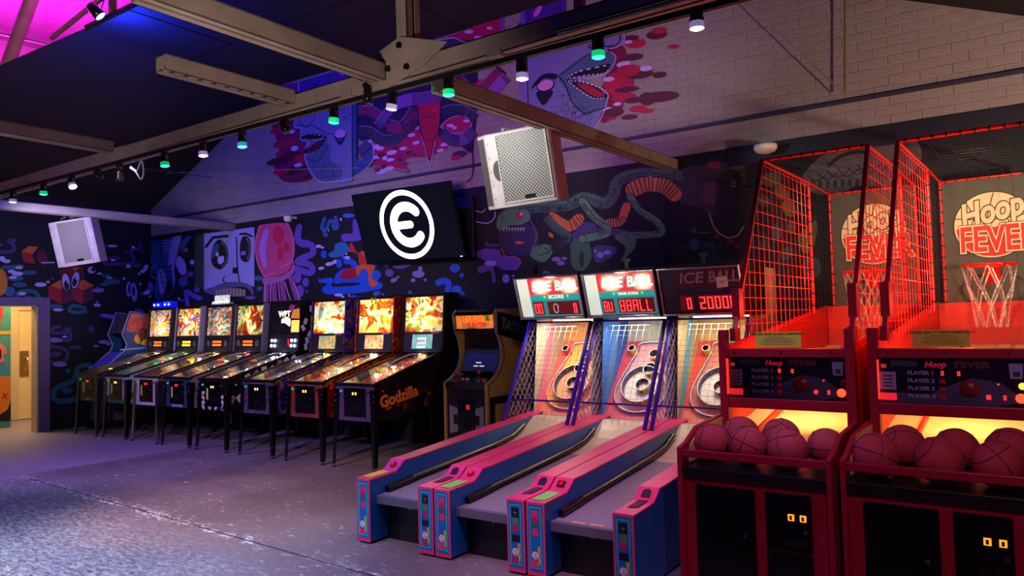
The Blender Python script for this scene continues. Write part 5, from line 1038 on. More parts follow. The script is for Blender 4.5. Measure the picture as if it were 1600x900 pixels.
# ================================================================ pinball tables (local: x across, origin under the front, y towards the wall)
GMETAL = mat('brushed_trim', (.30, .29, .30), .3, .8); LCDB = mat('speaker_panel', (.13, .12, .14), .5)
PFG = glass('playfield_glass', (.97, .97, .98), refl=.9, alpha=.02)
def pinball(k, cx, label, side, sidecol, front, bg, legm, disp, pf, coin, apron=None, topper=None):
    t = thing('pinball_table', label, 'pinball machine', (cx, 5.62, 0), 0, 'pinball tables in a row')
    hw = .285; rnd = random.Random(k)
    sm = artmat('cabinet_side_art_%d' % k, side, 7., 0, 1.2) if side else mat('cabinet_side_%d' % k, sidecol, .4)
    b = MB()
    zf = lambda y: .875 + .262 * y
    for s in (-1, 1): b.prism([(0, .49), (0, zf(0)), (1.12, zf(1.12)), (1.55, zf(1.12)), (1.55, .60), (.35, .49)], 0, s * hw - (.015 if s > 0 else 0), s * hw + (.015 if s < 0 else 0), sm)
    b.box(-hw + .015, hw - .015, .30, 1.55, .5, .66, BLK)
    b.obj('cabinet_body', t)
    fm = artmat('cabinet_front_art_%d' % k, front, 22., 0, 1.0)
    MB().box(-hw + .002, hw - .002, -.004, .012, .492, zf(0) - .01, fm).obj('front_board', t)
    d = MB().box(-.16, .16, -.012, -.003, .535, .835, BLKG).obj('coin_door', t, bevel=.003)
    for sx in (-.030, .012):
        MB().box(sx, sx + .017, -.016, -.012, .765, .79, mat('coin_lamp_%d' % coin, (1, .8, .35) if coin else (1, .15, .15), .4, emit=(1, .78, .35) if coin else (1, .12, .15), es=2.6)).obj('coin_button', d)
    MB().box(-.05, .07, -.014, -.012, .60, .65, DKMET).obj('coin_return', d); MB().cyl((.105, -.012, .70), (.105, -.022, .70), .008, CHROME, n=8).obj('lock', d)
    if k in (0, 1, 2, 3, 4): MB().box(-.12, -.085, -.0145, -.012, .62, .76, mat('price_sticker', (.72, .85, .35), .5)).obj('price_sticker', d)
    MB().lathe([(.001, 0), (.013, 0), (.013, .012), (.001, .014)], mat('green_start_button', (.15, .75, .35), .3, emit=(.1, .8, .35), es=.6), 12, T(-.205, -.004, .80) @ R(90, 'X')).obj('start_button', t)
    if apron: text(apron[0], apron[1], paint(apron[2], apron[3] if len(apron) > 3 else 0), t, T(0, -.006, .515) @ FRONT, off=.0015)
    MB().box(-hw - .004, hw + .004, -.02, .035, zf(0) - .02, zf(0) + .012, GMETAL if k in (0, 2) else DKMET).obj('lockdown_bar', t, bevel=.005)
    MB().cyl((.235, -.02, .80), (.235, -.06, .80), .009, CHROME).ball((.235, -.065, .80), .015, BLK, 10, 6).obj('plunger', t)
    for s in (-1, 1):
        x = s * (hw + .004)
        MB().prism([(.03, zf(.03) - .004), (1.10, zf(1.10) - .004), (1.10, zf(1.10) + .014), (.03, zf(.03) + .014)], 0, min(x, x - s * .03), max(x, x - s * .03), GMETAL if k in (0, 2) else DKMET).obj('side_rail', t)
        MB().lathe([(.001, 0), (.012, 0), (.012, .008), (.001, .010)], LITRB if k != 4 else WHT, 12, T(s * hw, .12, .80) @ R(s * 90, 'Y')).obj('flipper_button', t)
        for y, zt in ((.0, .70), (1.45, .68)):
            f = y < 1
            lg = MB(); xx = s * (hw + .008); y0 = y - .012 if f else y; dy = -.03 if f else .04
            lg.add([(xx, y0, zt + .12), (xx, y0 + (.075 if f else -.075), zt + .12), (xx - s * .006, y0 + .004, zt + .12), (xx - s * .07, y0, zt + .12),
                    (xx + s * .02, y0 + dy, .03), (xx + s * .02, y0 + dy + (.04 if f else -.04), .03), (xx + s * .014, y0 + dy + .004, .03), (xx - s * .02, y0 + dy, .03)],
                   [(0, 1, 5, 4), (0, 4, 7, 3), (1, 2, 6, 5), (2, 3, 7, 6), (3, 2, 1, 0), (4, 5, 6, 7)], legm)
            lo = lg.obj('leg', t)
            MB().lathe([(.001, 0), (.024, 0), (.020, .012), (.006, .016), (.006, .05)], BLK, 12, T(xx + s * .008, y0 + dy + .008, 0)).obj('foot', lo)
            if f:
                for zz in (.70, .76): MB().ball((xx - s * .012, y0 - .004, zz), .008, CHROME, 8, 5).obj('leg_bolt', lo)
    # playfield, toys and glass
    pz = lambda y: zf(y) - .10 + .02 * y
    pfm = artmat('playfield_art_%d' % k, pf, 11., .12, 1.4)
    MB().poly([(-hw + .016, .05, pz(.05)), (hw - .016, .05, pz(.05)), (hw - .016, 1.10, pz(1.10)), (-hw + .016, 1.10, pz(1.10))], pfm).obj('playfield', t)
    MB().prism([(.04, pz(.04)), (.22, pz(.22)), (.22, pz(.22) + .03), (.04, pz(.04) + .05)], 0, -hw + .02, hw - .05, BLKG if k % 2 else mat('apron_art', (.35, .25, .18), .4)).obj('apron', t)
    for i in range(7):
        x, y = rnd.uniform(-.18, .18), rnd.uniform(.3, 1.0); c = rnd.choice(pf[1:])
        MB().lathe([(.012, 0), (.012, .03), (.030, .034), (.026, .045), (.001, .05)], mat('bumper_cap_%d_%d' % (k, i), c, .4, emit=c, es=rnd.choice((.5, 1.6, 3.2))), 14, T(x, y, pz(y))).obj('bumper', t)
    for i in range(6):
        x, y = rnd.uniform(-.2, .2), rnd.uniform(.28, 1.04); c = rnd.choice(pf)
        MB().box(-.035, .035, -.02, .02, .035, .040, mat('plastic_%d_%d' % (k, i), c, .3, emit=c, es=.9), T(x, y, pz(y)) @ R(rnd.uniform(0, 90), 'Z')).cyl((x, y, pz(y)), (x, y, pz(y) + .036), .003, CHROME, n=6).obj('playfield_plastic', t)
    for i in range(12):
        x, y = rnd.uniform(-.22, .22), rnd.uniform(.26, 1.07)
        MB().ball((x, y, pz(y) + .012), .0085, mat('playfield_bulb', (1, .92, .75), .4, emit=(1, .9, .7), es=9), 8, 5).obj('bulb', t)
    for s in (-1, 1):
        y = .24; MB().prism([(-.006, -.008), (.075, -.004), (.075, .004), (-.006, .008)], 2, 0, .018, mat('flipper_bat', (.9, .85, .3), .4), T(s * .11, y, pz(y) + .01) @ R(180 - 30 if s > 0 else 30, 'Z') @ R(0, 'X')).obj('flipper', t)
    rp = [( -.16, .55, .05), (-.19, .8, .075), (-.12, 1.0, .085), (.05, 1.02, .085), (.15, .85, .075), (.19, .55, .05), (.2, .4, .02)]
    MB().tube([(x, y, pz(y) + h) for x, y, h in [(a, c, e) for a, c, e in rp]], .0045, CHROME, 6).tube([(x + .03, y - .01, pz(y) + h) for x, y, h in rp], .0045, CHROME, 6).obj('wire_ramp', t)
    MB().box(-.06, .06, 1.06, 1.09, pz(1.06), pz(1.06) + .06, paint(pf[2], .25)).obj('toy', t)
    MB().poly([(-hw + .01, .03, zf(.03) + .002), (hw - .01, .03, zf(.03) + .002), (hw - .01, 1.10, zf(1.10) + .002), (-hw + .01, 1.10, zf(1.10) + .002)], PFG).obj('playfield_glass', t)
    lamp('playfield_lamp', 'POINT', (0, 1.02, zf(1.02) - .02), (1, .85, .66), .9, size=.01, parent=t); lamp('playfield_lamp', 'POINT', (.12, .6, zf(.6) - .03), (1, .85, .66), .35, size=.008, parent=t)
    # backbox
    B0, B1, bw = 1.085, 1.36, .325
    z0, z1 = 1.155, 1.835
    bs = artmat('backbox_side_art_%d' % k, side, 9., 0, 1.2) if side else sm
    bx = MB()
    for s in (-1, 1): bx.prism([(B0 - .03, z0), (B0 + .03, z1), (B1, z1), (B1, z0)], 0, min(s * bw, s * (bw - .015)), max(s * bw, s * (bw - .015)), bs)
    bx.box(-bw + .015, bw - .015, B0 + .10, B1, z0, z1, BLK).box(-bw, bw, B0 + .0, B1, z1, z1 + .012, BLK)
    bx.obj('backbox', t)
    gy = lambda z: B0 + .0 + (z - z0) / (z1 - z0) * .055
    gw, g0, g1 = .29, 1.395, 1.805
    gm = artmat('backglass_art_%d' % k, bg, (8., 7., 8., 6.5, 12., 7.5, 6., 7.5)[k], (.95, .85, .6, .65, .03, .95, .95, .9)[k], .7, hot=((.04, gy(1.52), 1.52), (.02, gy(1.62), 1.64), (.05, gy(1.5), 1.50), (.0, gy(1.58), 1.60), (0, 1.1, 1.6), (.04, gy(1.5), 1.53), (0, gy(1.62), 1.60), (-.05, gy(1.6), 1.60))[k], hotr=(.24, .26, .22, .2, .1, .27, .30, .27)[k])
    NB = lambda: None
    gl = MB().poly([(-gw, gy(g0), g0), (gw, gy(g0), g0), (gw, gy(g1), g1), (-gw, gy(g1), g1)], gm).obj('backglass', t)
    fr = MB()
    for s in (-1, 1): fr.prism([(gy(z0) - .012, z0), (gy(z1) - .012, z1), (gy(z1) + .03, z1), (gy(z0) + .03, z0)], 0, min(s * gw, s * (bw - .015)), max(s * gw, s * (bw - .015)), BLK)
    fr.box(-gw, gw, gy(g1) - .010, gy(g1) + .02, g1, z1, BLK).obj('backglass_frame', t)
    sp = MB().prism([(gy(z0) - .03, z0 + .005), (gy(g0) - .006, g0), (gy(g0) + .05, g0), (gy(z0) + .05, z0 + .005)], 0, -gw, gw, LCDB).obj('speaker_panel', t, bevel=.003)
    py = lambda z: gy(z0) - .03 + (z - z0) / (g0 - z0) * .037 - .003
    if disp[0] == 'lcd':
        lc = MB().poly([(-.155, py(1.20), 1.20), (.155, py(1.20), 1.20), (.155, py(1.365), 1.365), (-.155, py(1.365), 1.365)], artmat('lcd_art_%d' % k, disp[1], 9. if k < 7 else 5., .8, .8)).obj('lcd_screen', sp)
        if k == 7:
            e = MB(); wb = paint((.85, .92, .86), .9); dk = paint((.20, .36, .36), .3)
            e.poly([(-.07, py(1.21) - .004, 1.21), (.06, py(1.21) - .004, 1.21), (.06, py(1.33) - .004, 1.33), (-.07, py(1.33) - .004, 1.33)], wb)
            for i in range(4):
                for j in range(2): e.poly([(-.058 + i * .030, py(1.22) - .006, 1.225 + j * .05), (-.043 + i * .030, py(1.22) - .006, 1.225 + j * .05), (-.043 + i * .030, py(1.25) - .006, 1.255 + j * .05), (-.058 + i * .030, py(1.25) - .006, 1.255 + j * .05)], dk)
            e.obj('screen_picture', sp)
        MB().box(.13, .25, py(1.385) - .004, py(1.385), 1.375, 1.392, mat('pink_tag', (.80, .38, .55), .5)).obj('tag', sp)
    elif disp[0] == 'head':
        for sx in (-.24, -.17, .17, .24):
            for zz in (1.24, 1.31):
                MB().ball((sx, py(zz) - .006, zz), .021, mat('white_headlamp', (1, 1, 1), .3, emit=(.85, .9, 1), es=7), 12, 6, (1, .4, 1)).obj('headlamp', sp)
        MB().box(.10, .112, py(1.27) - .004, py(1.27), 1.24, 1.33, mat('lit_red_bar', (1, .1, .15), .4, emit=(1, .1, .15), es=2)).obj('display', sp)
    else:
        MB().poly([(-.13, py(1.22), 1.22), (.13, py(1.22), 1.22), (.13, py(1.33), 1.33), (-.13, py(1.33), 1.33)], BLKG).obj('display_window', sp)
        dm = MB(); e = mat('dot_display_%s' % disp[0], disp[1], .4, emit=disp[1], es=3.)
        for i in range(7): dm.box(-.105 + i * .031, -.082 + i * .031, py(1.3) - .003, py(1.3) - .001, 1.285, 1.315, e).box(-.105 + i * .031, -.080 + i * .031, py(1.25) - .003, py(1.25) - .001, 1.24, 1.268, e)
        dm.obj('display_characters', sp)
        for s in (-1, 1): MB().lathe([(.001, 0), (.045, 0), (.045, .004), (.03, .001), (.001, .0)], mat('grey_green_speaker', (.34, .38, .30), .6), 16, T(s * .21, py(1.28) - .001, 1.28) @ R(90, 'X')).obj('speaker_grille', sp)
    if k == 4:
        MB().poly([(-.10, gy(1.5) - .003, 1.45), (.11, gy(1.5) - .003, 1.45), (.09, gy(1.63) - .003, 1.60), (.02, gy(1.63) - .003, 1.63), (-.09, gy(1.63) - .003, 1.60)], mat('lit_skull_free_glow', (1, 1, .75), .4, emit=(.95, 1, .8), es=2.2)).obj('backglass_print', gl)
        MB().poly([(.12, gy(1.41) - .003, 1.42), (.28, gy(1.41) - .003, 1.42), (.28, gy(1.58) - .003, 1.58), (.12, gy(1.58) - .003, 1.58)], mat('lit_gold_print', (1, .85, .35), .4, emit=(1, .8, .3), es=1.1, var=.6, scale=20)).poly([(.10, gy(1.6) - .003, 1.61), (.28, gy(1.6) - .003, 1.60), (.27, gy(1.7) - .003, 1.74), (.14, gy(1.7) - .003, 1.72)], paint((.85, .50, .20), .5)).poly([(.05, gy(1.72) - .004, 1.73), (.14, gy(1.74) - .004, 1.70), (.18, gy(1.8) - .004, 1.79), (.07, gy(1.8) - .004, 1.79)], paint((.55, .15, .45), .3)).obj('backglass_print', gl)
        text('WPT', .115, mat('lit_cream_letter', (1, .95, .75), .4, emit=(1, .95, .75), es=1.6), gl, T(-.03, gy(1.68) - .006, 1.665) @ FRONT, off=.003)
        cw = paint((.80, .76, .78)); r2 = random.Random(3); crd = lambda: MB()
        for i in range(7):
            y_, z_ = r2.uniform(B0 + .05, B1 - .05), 1.22 + i * .085; a = r2.uniform(-.7, .7); M_ = T(bw + .002, y_, z_) @ R(math.degrees(a), 'X')
            MB().add([(0, -.028, -.04), (0, .028, -.04), (0, .028, .04), (0, -.028, .04)], [(0, 1, 2, 3)], cw, M=M_).obj('printed_card', t)
        for i in range(9):
            y_ = .06 + i * .12; M_ = T(hw + .0025, y_, (.62 if i < 2 else zf(y_) - .085) + r2.uniform(-.03, .03)) @ R(r2.uniform(-50, 50), 'X')
            MB().add([(0, -.04, -.05), (0, .04, -.05), (0, .04, .05), (0, -.04, .05)], [(0, 1, 2, 3)], cw if i % 3 else paint((.62, .40, .40)), M=M_).add([(.001, -.012, -.015), (.001, .012, -.015), (.001, .0, .02)], [(0, 1, 2)], paint((.4, .1, .12)) if i % 2 else BLK, M=M_).obj('printed_card', t)
        for i in range(10):
            sx = -.20 if i < 3 else (.20 if i > 6 else -.20 + (i - 3) * .13); zz = .70 - i * .06 if i < 3 else (.52 + (i - 7) * .07 if i > 6 else .525)
            MB().add([(-.03, 0, -.02), (.03, 0, -.02), (.03, 0, .02), (-.03, 0, .02)], [(0, 1, 2, 3)], cw, M=T(sx, -.0055, zz) @ R(r2.uniform(-60, 60), 'Y')).obj('printed_card', t)
    if k != 4:
        g = MB(); yy = gy(1.6) - .003; r3 = random.Random(k)
        for i in range(26):
            a = r3.uniform(0, 2 * PI); q = r3.uniform(.15, .26); x_, z_ = q * math.cos(a), 1.6 + q * .62 * math.sin(a); l = r3.uniform(.02, .06); a2 = a + r3.uniform(-.8, .8)
            g.poly([(x_, yy, z_), (x_ + l * math.cos(a2 + .35), yy, z_ + l * math.sin(a2 + .35)), (x_ + l * 1.7 * math.cos(a2), yy, z_ + l * 1.7 * math.sin(a2)), (x_ + l * math.cos(a2 - .3), yy, z_ + l * math.sin(a2 - .3))],
                   paint(r3.choice(((.75, .12, .05), (.20, .08, .06), (.90, .45, .08), (.25, .35, .12))), .7))
        g.obj('backglass_print', gl, kind='stuff')
    MB_ = MB()
    if topper == 'blue':
        for s in (-1, 1): MB().box(s * .15 - .12, s * .15 + .12, B0 + .06, B0 + .16, z1 + .012, z1 + .105, mat('blue_beacon', (.02, .05, .9), .3, emit=(.02, .05, 1), es=.9)).obj('beacon', t, bevel=.008); [MB().ball((s * .15 + q, B0 + .056, z1 + .06), .018, mat('beacon_lamp', (.3, .45, 1), .3, emit=(.35, .5, 1), es=8), 10, 6).obj('beacon_lamp', t) for q in (-.06, .05)]
        lamp('beacon_glow', 'POINT', (0, B0, z1 + .15), (.05, .1, 1), 3, size=.05, parent=t)
    if topper == 'silver':
        MB().box(-.22, .20, B0 + .05, B0 + .13, z1 + .012, z1 + .04, WHT).box(-.20, .16, B0 + .09, B0 + .10, z1 + .04, z1 + .15, mat('silver_lit_sign', (.80, .84, .78), .25, .3, .5, 25, emit=(.75, .82, .72), es=.7)).obj('lit_sign', t)
        for i in range(6): MB().ball((-.17 + i * .068, B0 + .05, z1 + .045), .012, mat('sign_lamp', (1, 1, .9), .3, emit=(1, 1, .88), es=9), 8, 5).obj('sign_lamp', t)
    return t
YL = (1, .86, .25); OG = (.95, .42, .08); RE = (.82, .10, .06); WT = (.97, .95, .80); GN = (.20, .62, .18); BU = (.12, .28, .66); DK = (.10, .08, .10); VI = (.36, .18, .56); TN = (.55, .42, .30)
pinball(0, -11.40, 'farthest-left pinball table with blue beacon lamps on its backbox', None, (.30, .24, .20), ((.20, .15, .10), (.36, .28, .16), (.12, .10, .10)), (WT, OG, YL, (.35, .30, .45), WT, OG, RE), GMETAL, ('red', (1, .35, .1)), ((.4, .3, .2), YL, WT, OG), 0, ('POLICE', .03, (.75, .65, .40)), 'blue')
pinball(1, -10.62, 'pinball table with white cabinet, green front foot and yellow-red backglass, second from left', None, (.72, .70, .70), ((.74, .72, .80), (.66, .66, .72), (.70, .70, .76)), (GN, YL, WT, YL, OG, RE, BU, YL), BLKG, ('yellow', (1, .8, .15)), ((.35, .33, .3), WT, GN, YL), 1, None)
pinball(2, -9.85, 'pinball table with chrome legs and a silver lit sign on its backbox', None, (.40, .32, .26), ((.80, .78, .78), (.74, .72, .72), (.80, .78, .80)), (GN, (.15, .5, .3), OG, (.2, .7, .6), WT, RE, GN, BU), CHROME, ('red', (1, .25, .1)), ((.5, .3, .2), OG, YL, WT), 0, ('TOY STORY', .045, (.90, .88, .88)), 'silver')
pinball(3, -9.13, 'pinball table between the silver-sign one and the playing-card one, white apron lettering', None, (.50, .47, .50), ((.10, .12, .22), (.22, .30, .45), (.10, .10, .14)), ((.45, .55, .5), (.3, .5, .2), YL, WT, YL, GN, RE, (.5, .15, .1)), BLKG, ('red', (1, .25, .08)), ((.3, .3, .3), GN, RE, WT), 0, ('SOUTH PARK', .040, (.70, .68, .80)))
pinball(4, -8.36, 'black pinball table printed with playing cards, white headlamps under the backglass', None, (.07, .06, .07), ((.05, .05, .06), (.07, .06, .07), (.06, .06, .07)), (DK, (.12, .08, .08), DK, (.15, .12, .10)), BLKG, ('head', None), ((.35, .3, .3), WT, (.7, .75, .9), YL, OG), 1)
pinball(5, -7.50, 'pinball table with blue-violet cabinet and gold picture on its small screen', ((.08, .06, .18), (.12, .10, .32), VI, (.10, .14, .34), (.62, .34, .12), (.08, .06, .18)), None, ((.20, .32, .55), (.12, .16, .30), (.50, .34, .40), (.12, .20, .50)), (BU, (.5, .7, .5), YL, WT, WT, YL, OG, RE), BLKG, ('lcd', ((.5, .45, .25), (.85, .65, .25), (.45, .6, .5), (.75, .6, .3))), ((.4, .45, .5), (.8, .85, .9), YL, WT), 1)
pinball(6, -6.66, 'pinball table with red cabinet and orange picture on its small screen', ((.45, .07, .04), (.62, .12, .06), (.52, .08, .05), (.75, .38, .10), (.48, .07, .05)), None, ((.62, .22, .18), (.50, .16, .14), (.30, .22, .22), (.55, .30, .30)), (OG, YL, YL, WT, YL, OG, RE, OG), BLKG, ('lcd', ((.95, .65, .35), (1, .78, .50), (.92, .55, .25), (1, .85, .62))), ((.5, .4, .25), YL, WT, OG), 1)
pinball(7, -5.88, 'nearest pinball table, orange lettering on its dark side, building on its small screen', ((.05, .04, .07), (.06, .05, .09), (.09, .06, .10), (.20, .07, .05), (.06, .05, .14), (.05, .04, .06)), None, ((.10, .25, .28), (.20, .24, .48), (.40, .16, .22), (.30, .20, .42)), ((.35, .2, .3), OG, YL, WT, YL, GN, OG, RE), BLKG, ('lcd', ((.35, .60, .58), (.45, .68, .64), (.55, .72, .66))), ((.45, .3, .3), WT, OG, RE, (.9, .6, .6)), 1)
pt = [o for o in bpy.data.objects if o.name.startswith('pinball_table')]
p8 = bpy.data.objects['pinball_table.007']; SD = R(90, 'Z') @ FRONT
text('Godzilla', .17, paint((.75, .20, .06)), p8, T(.2885, .36, .72) @ SD @ R(8, 'Z'), off=.010, sx=1.05); text('Godzilla', .17, paint((1, .60, .16)), p8, T(.2900, .36, .72) @ SD @ R(8, 'Z'), off=.003, sx=1.05)
fl = MB(); r_ = random.Random(5)
for i in range(16):
    y_ = r_.uniform(.04, .95); z_ = r_.uniform(.54, .74); fl.poly([(.2872, y_, z_), (.2872, y_ + r_.uniform(.04, .12), z_ + r_.uniform(.01, .05)), (.2872, y_ + .03, z_ + r_.uniform(.05, .10))], paint(r_.choice(((.55, .12, .06), (.40, .10, .06), (.70, .28, .08), (.16, .12, .36))) ))
fl.obj('printed_flames', p8)
text('SOUTH', .10, paint((.20, .20, .24)), bpy.data.objects['pinball_table.003'], T(.2875, .20, .72) @ SD, off=.003); text('PARK', .10, paint((.20, .20, .24)), bpy.data.objects['pinball_table.003'], T(.2875, .20, .61) @ SD, off=.003)
gb = MB(); gb.poly([(.2868, .0 + .24 + .22 * math.cos(a), .55 + .16 * math.sin(a) if math.sin(a) > 0 else .50) for a in [PI * i / 10 for i in range(11)]] , paint((.05, .50, .20))); gb.poly([(-.28, -.0052, .494), (.28, -.0052, .494), (.28, -.0052, .56), (.10, -.0052, .535), (-.28, -.0052, .60)], paint((.05, .48, .22))).obj('green_print', bpy.data.objects['pinball_table.001'])

# ---- upright video cabinets
def upright(name, label, x0, x1, prof, sidem, edge, parts):
    t = thing(name, label, 'arcade game')
    for xa, xb in ((x0, x0 + .02), (x1 - .02, x1)):
        MB().prism(prof, 0, xa, xb, sidem).obj('side_panel', t)
        n = len(prof); MB().tube([((xa + xb) / 2, y, z) for y, z in prof[1:-1]], .0095, edge, 6, smooth=False).obj('edge_moulding', t)
    return t
# the Taito cabinet
tx0, tx1 = -5.16, -4.60
cv = spline([(6.20, .86), (6.30, .90), (6.42, 1.00), (6.48, 1.14), (6.46, 1.28), (6.40, 1.40)], False, 4)
prof = [(6.20, .03)] + cv + [(6.37, 1.58), (6.42, 1.62), (6.98, 1.62), (6.98, .03)]
tan_ = mat('tan_cabinet_side', (.74, .56, .28), .45, 0, .08, 3)
tc = upright('video_cabinet', 'upright video cabinet with tan side and orange marquee, between pinball row and lanes', tx0, tx1, prof, tan_, mat('silver_moulding', (.6, .6, .62), .35, .6), None)
xi, xj = tx0 + .02, tx1 - .02
MB().box(xi, xj, 6.23, 6.98, .03, .84, BLK).box(xi, xj, 6.55, 6.98, .84, 1.60, BLK).box(xi, xj, 6.40, 6.6, 1.58, 1.605, BLK).obj('body', tc)
MB().prism([(6.215, .80), (6.205, .87), (6.42, .93), (6.42, .80)], 0, xi, xj, BLKG).obj('control_panel', tc)
for s, (x, y) in enumerate(((-5.07, 6.33), (-4.80, 6.35))): MB().cyl((x, y, .90), (x, y, .955), .006, CHROME).ball((x, y, .965), .019, LITRB, 12, 8).obj('joystick', tc)
for x in (-4.97, -4.92, -4.90, -4.72): MB().lathe([(.013, 0), (.013, .01), (.001, .014)], WHT if x != -4.72 else LITRB, 12, T(x, 6.29, .893)).obj('push_button', tc)
MB().poly([(xi + .03, 6.43, .97), (xj - .03, 6.43, .97), (xj - .03, 6.56, 1.22), (xi + .03, 6.56, 1.22)], mat('dim_crt', (.10, .12, .18), .15, emit=(.10, .14, .24), es=.35)).obj('screen', tc)
sc = MB()
for a, c, z in ((-4.93, -4.86, 1.055), (-4.95, -4.89, 1.02), (-4.87, -4.81, 1.02)): yy = 6.43 + (z - .97) / .25 * .13 - .004; sc.poly([(a, yy, z), (c, yy, z), (c, yy + .004, z + .010), (a, yy + .004, z + .010)], paint((.8, .85, .9), 1.))
sc.obj('screen_picture', tc)
mq = MB().poly([(xi + .02, 6.395, 1.425), (xj - .01, 6.395, 1.425), (xj - .01, 6.385, 1.565), (xi + .02, 6.385, 1.565)], artmat('video_marquee_art', ((.25, .4, .12), (.9, .42, .12), (1, .55, .2), (.95, .38, .22), (1, .62, .25), (.9, .35, .2), (.45, .55, .15)), 9., .75, 1.)).obj('marquee', tc)
text('DUTCH', .075, paint((.95, .50, .10), .9), mq, T(-4.86, 6.385, 1.525) @ FRONT, shear=.2, off=.004); text('HUNTER', .070, paint((.82, .25, .12), .8), mq, T(-4.86, 6.387, 1.46) @ FRONT, shear=.2, off=.004)
MB().box(xi, xj, 6.378, 6.40, 1.405, 1.422, BLKG).box(xi, xj, 6.37, 6.40, 1.57, 1.585, BLKG).obj('marquee_rail', tc)
cd = MB().box(-4.99, -4.78, 6.218, 6.232, .30, .70, BLKG).obj('coin_door', tc, bevel=.004)
MB().box(-4.95, -4.915, 6.21, 6.218, .58, .65, DKMET).obj('coin_slot', cd); MB().box(-4.87, -4.835, 6.21, 6.218, .59, .64, mat('red_reject', (.9, .2, .25), .3, emit=(.9, .15, .2), es=.6)).obj('coin_slot', cd)
MB().lathe([(.001, 0), (.05, 0), (.05, .006), (.03, .008), (.001, .008)], DKMET, 20, T(-4.86, 6.218, .44) @ R(90, 'X')).obj('lock_plate', cd)
WB = paint((.52, .50, .58))
for s in (-1, 1):
    xx = -4.885 + s * .17; M_ = T(xx, 6.2285, .48) @ Matrix.Diagonal((s, 1, 1, 1))
    MB().add([(-.055, 0, -.12), (.055, 0, -.15), (.055, 0, .15), (-.055, 0, .12), (-.055, 0, .05), (0, 0, .05), (0, 0, -.05), (-.055, 0, -.05)][::1], [(0, 1, 6, 7), (1, 2, 5, 6), (2, 3, 4, 5)], WB, M=M_).obj('printed_stripe', tc)
BD = paint((.045, .045, .055)); s_ = MB(); X = tx1 + .0012
s_.poly([(X, 6.42, 1.36), (X, 6.97, 1.24), (X, 6.97, 1.52), (X, 6.42, 1.60)], BD); s_.poly([(X, 6.26, .30), (X, 6.97, .30), (X, 6.97, .72), (X, 6.26, .72)], BD); s_.poly([(X + .001, 6.34, .38), (X + .001, 6.97, .38), (X + .001, 6.97, .64), (X + .001, 6.34, .64)], tan_)
for dd in (.035, .055):
    q = [(y + dd, z - dd * .3) for y, z in cv]; s_.tube([(X, 6.20 + dd, .05)] + [(X, y, z) for y, z in q] + [(X, 6.42 + dd, 1.36)], .0035, BD, 5)
s_.obj('side_print', tc)
text('TAITO', .155, paint((.40, .40, .44)), tc, T(X + .002, 6.70, 1.43) @ SD @ R(-13, 'Z'), off=.007, sx=.95)
# the blue cabinet at the far end
ax0, ax1 = -12.24, -11.80
prof = [(6.05, .10), (6.05, .92), (6.12, .97), (6.38, 1.18), (6.42, 1.28), (6.34, 1.44), (6.47, 1.80), (6.90, 1.72), (6.90, .10)]
bc = upright('video_cabinet', 'tall blue upright video cabinet with painted side in the far left corner', ax0, ax1, prof, mat('blue_cabinet_print', (.10, .30, .48), .4, 0, .25, 3), mat('pale_moulding', (.75, .70, .88), .4), None)
MB().box(ax0 + .02, ax1 - .02, 6.07, 6.90, .10, .90, mat('grey_lilac_panel', (.45, .42, .50), .5)).box(ax0 + .02, ax1 - .02, 6.55, 6.90, .9, 1.72, BLK).box(ax0, ax1, 6.0, 6.92, 0, .10, BLK).obj('body', bc)
MB().prism([(6.07, .90), (6.07, .95), (6.36, 1.16), (6.36, .90)], 0, ax0 + .02, ax1 - .02, mat('blue_control_panel', (.35, .30, .80), .3)).obj('control_panel', bc)  # plain blue-violet panel colour, no emission
MB().poly([(ax0 + .03, 6.35, 1.46), (ax1 - .03, 6.35, 1.46), (ax1 - .03, 6.46, 1.76), (ax0 + .03, 6.46, 1.76)], artmat('faded_marquee', ((.2, .16, .26), (.34, .26, .36), (.25, .2, .3), (.42, .36, .42)), 9., 0, 1)).obj('marquee', bc)
s_ = MB(); X = ax1 + .0015
s_.poly([(X, 6.40, 1.5), (X, 6.88, 1.40), (X, 6.88, 1.70), (X, 6.48, 1.78)], artmat('sunset_print', ((.75, .15, .15), (.85, .30, .20), (.55, .25, .30), (.80, .45, .25), (.40, .2, .3)), 6., 0, 1))
for y, z, r, c in ((6.60, 1.36, .07, (.85, .65, .15)), (6.70, 1.33, .07, (.85, .65, .15)), (6.80, 1.34, .065, (.85, .65, .15)), (6.68, 1.44, .09, (.40, .16, .12)), (6.82, 1.04, .07, (.45, .05, .12)), (6.72, .98, .06, (.08, .08, .18))): s_.poly([(X + .001 + .0003 * r, y + r * math.cos(2 * PI * i / 16), z + r * 1.1 * math.sin(2 * PI * i / 16)) for i in range(16)], paint(c))
s_.poly([(X, 6.30, 1.19), (X, 6.88, 1.21), (X, 6.88, 1.23), (X, 6.31, 1.21)], paint((.6, .7, .85)))
s_.poly([(X, 6.07, .12), (X, 6.88, .12), (X, 6.88, .88), (X, 6.07, .88)], mat('grey_lilac_panel', (.45, .42, .50), .5)); s_.poly([(X + .001, 6.05, .12), (X + .001, 6.12, .12), (X + .001, 6.12, .88), (X + .001, 6.05, .88)], paint((.15, .25, .75)))
s_.obj('side_print', bc)

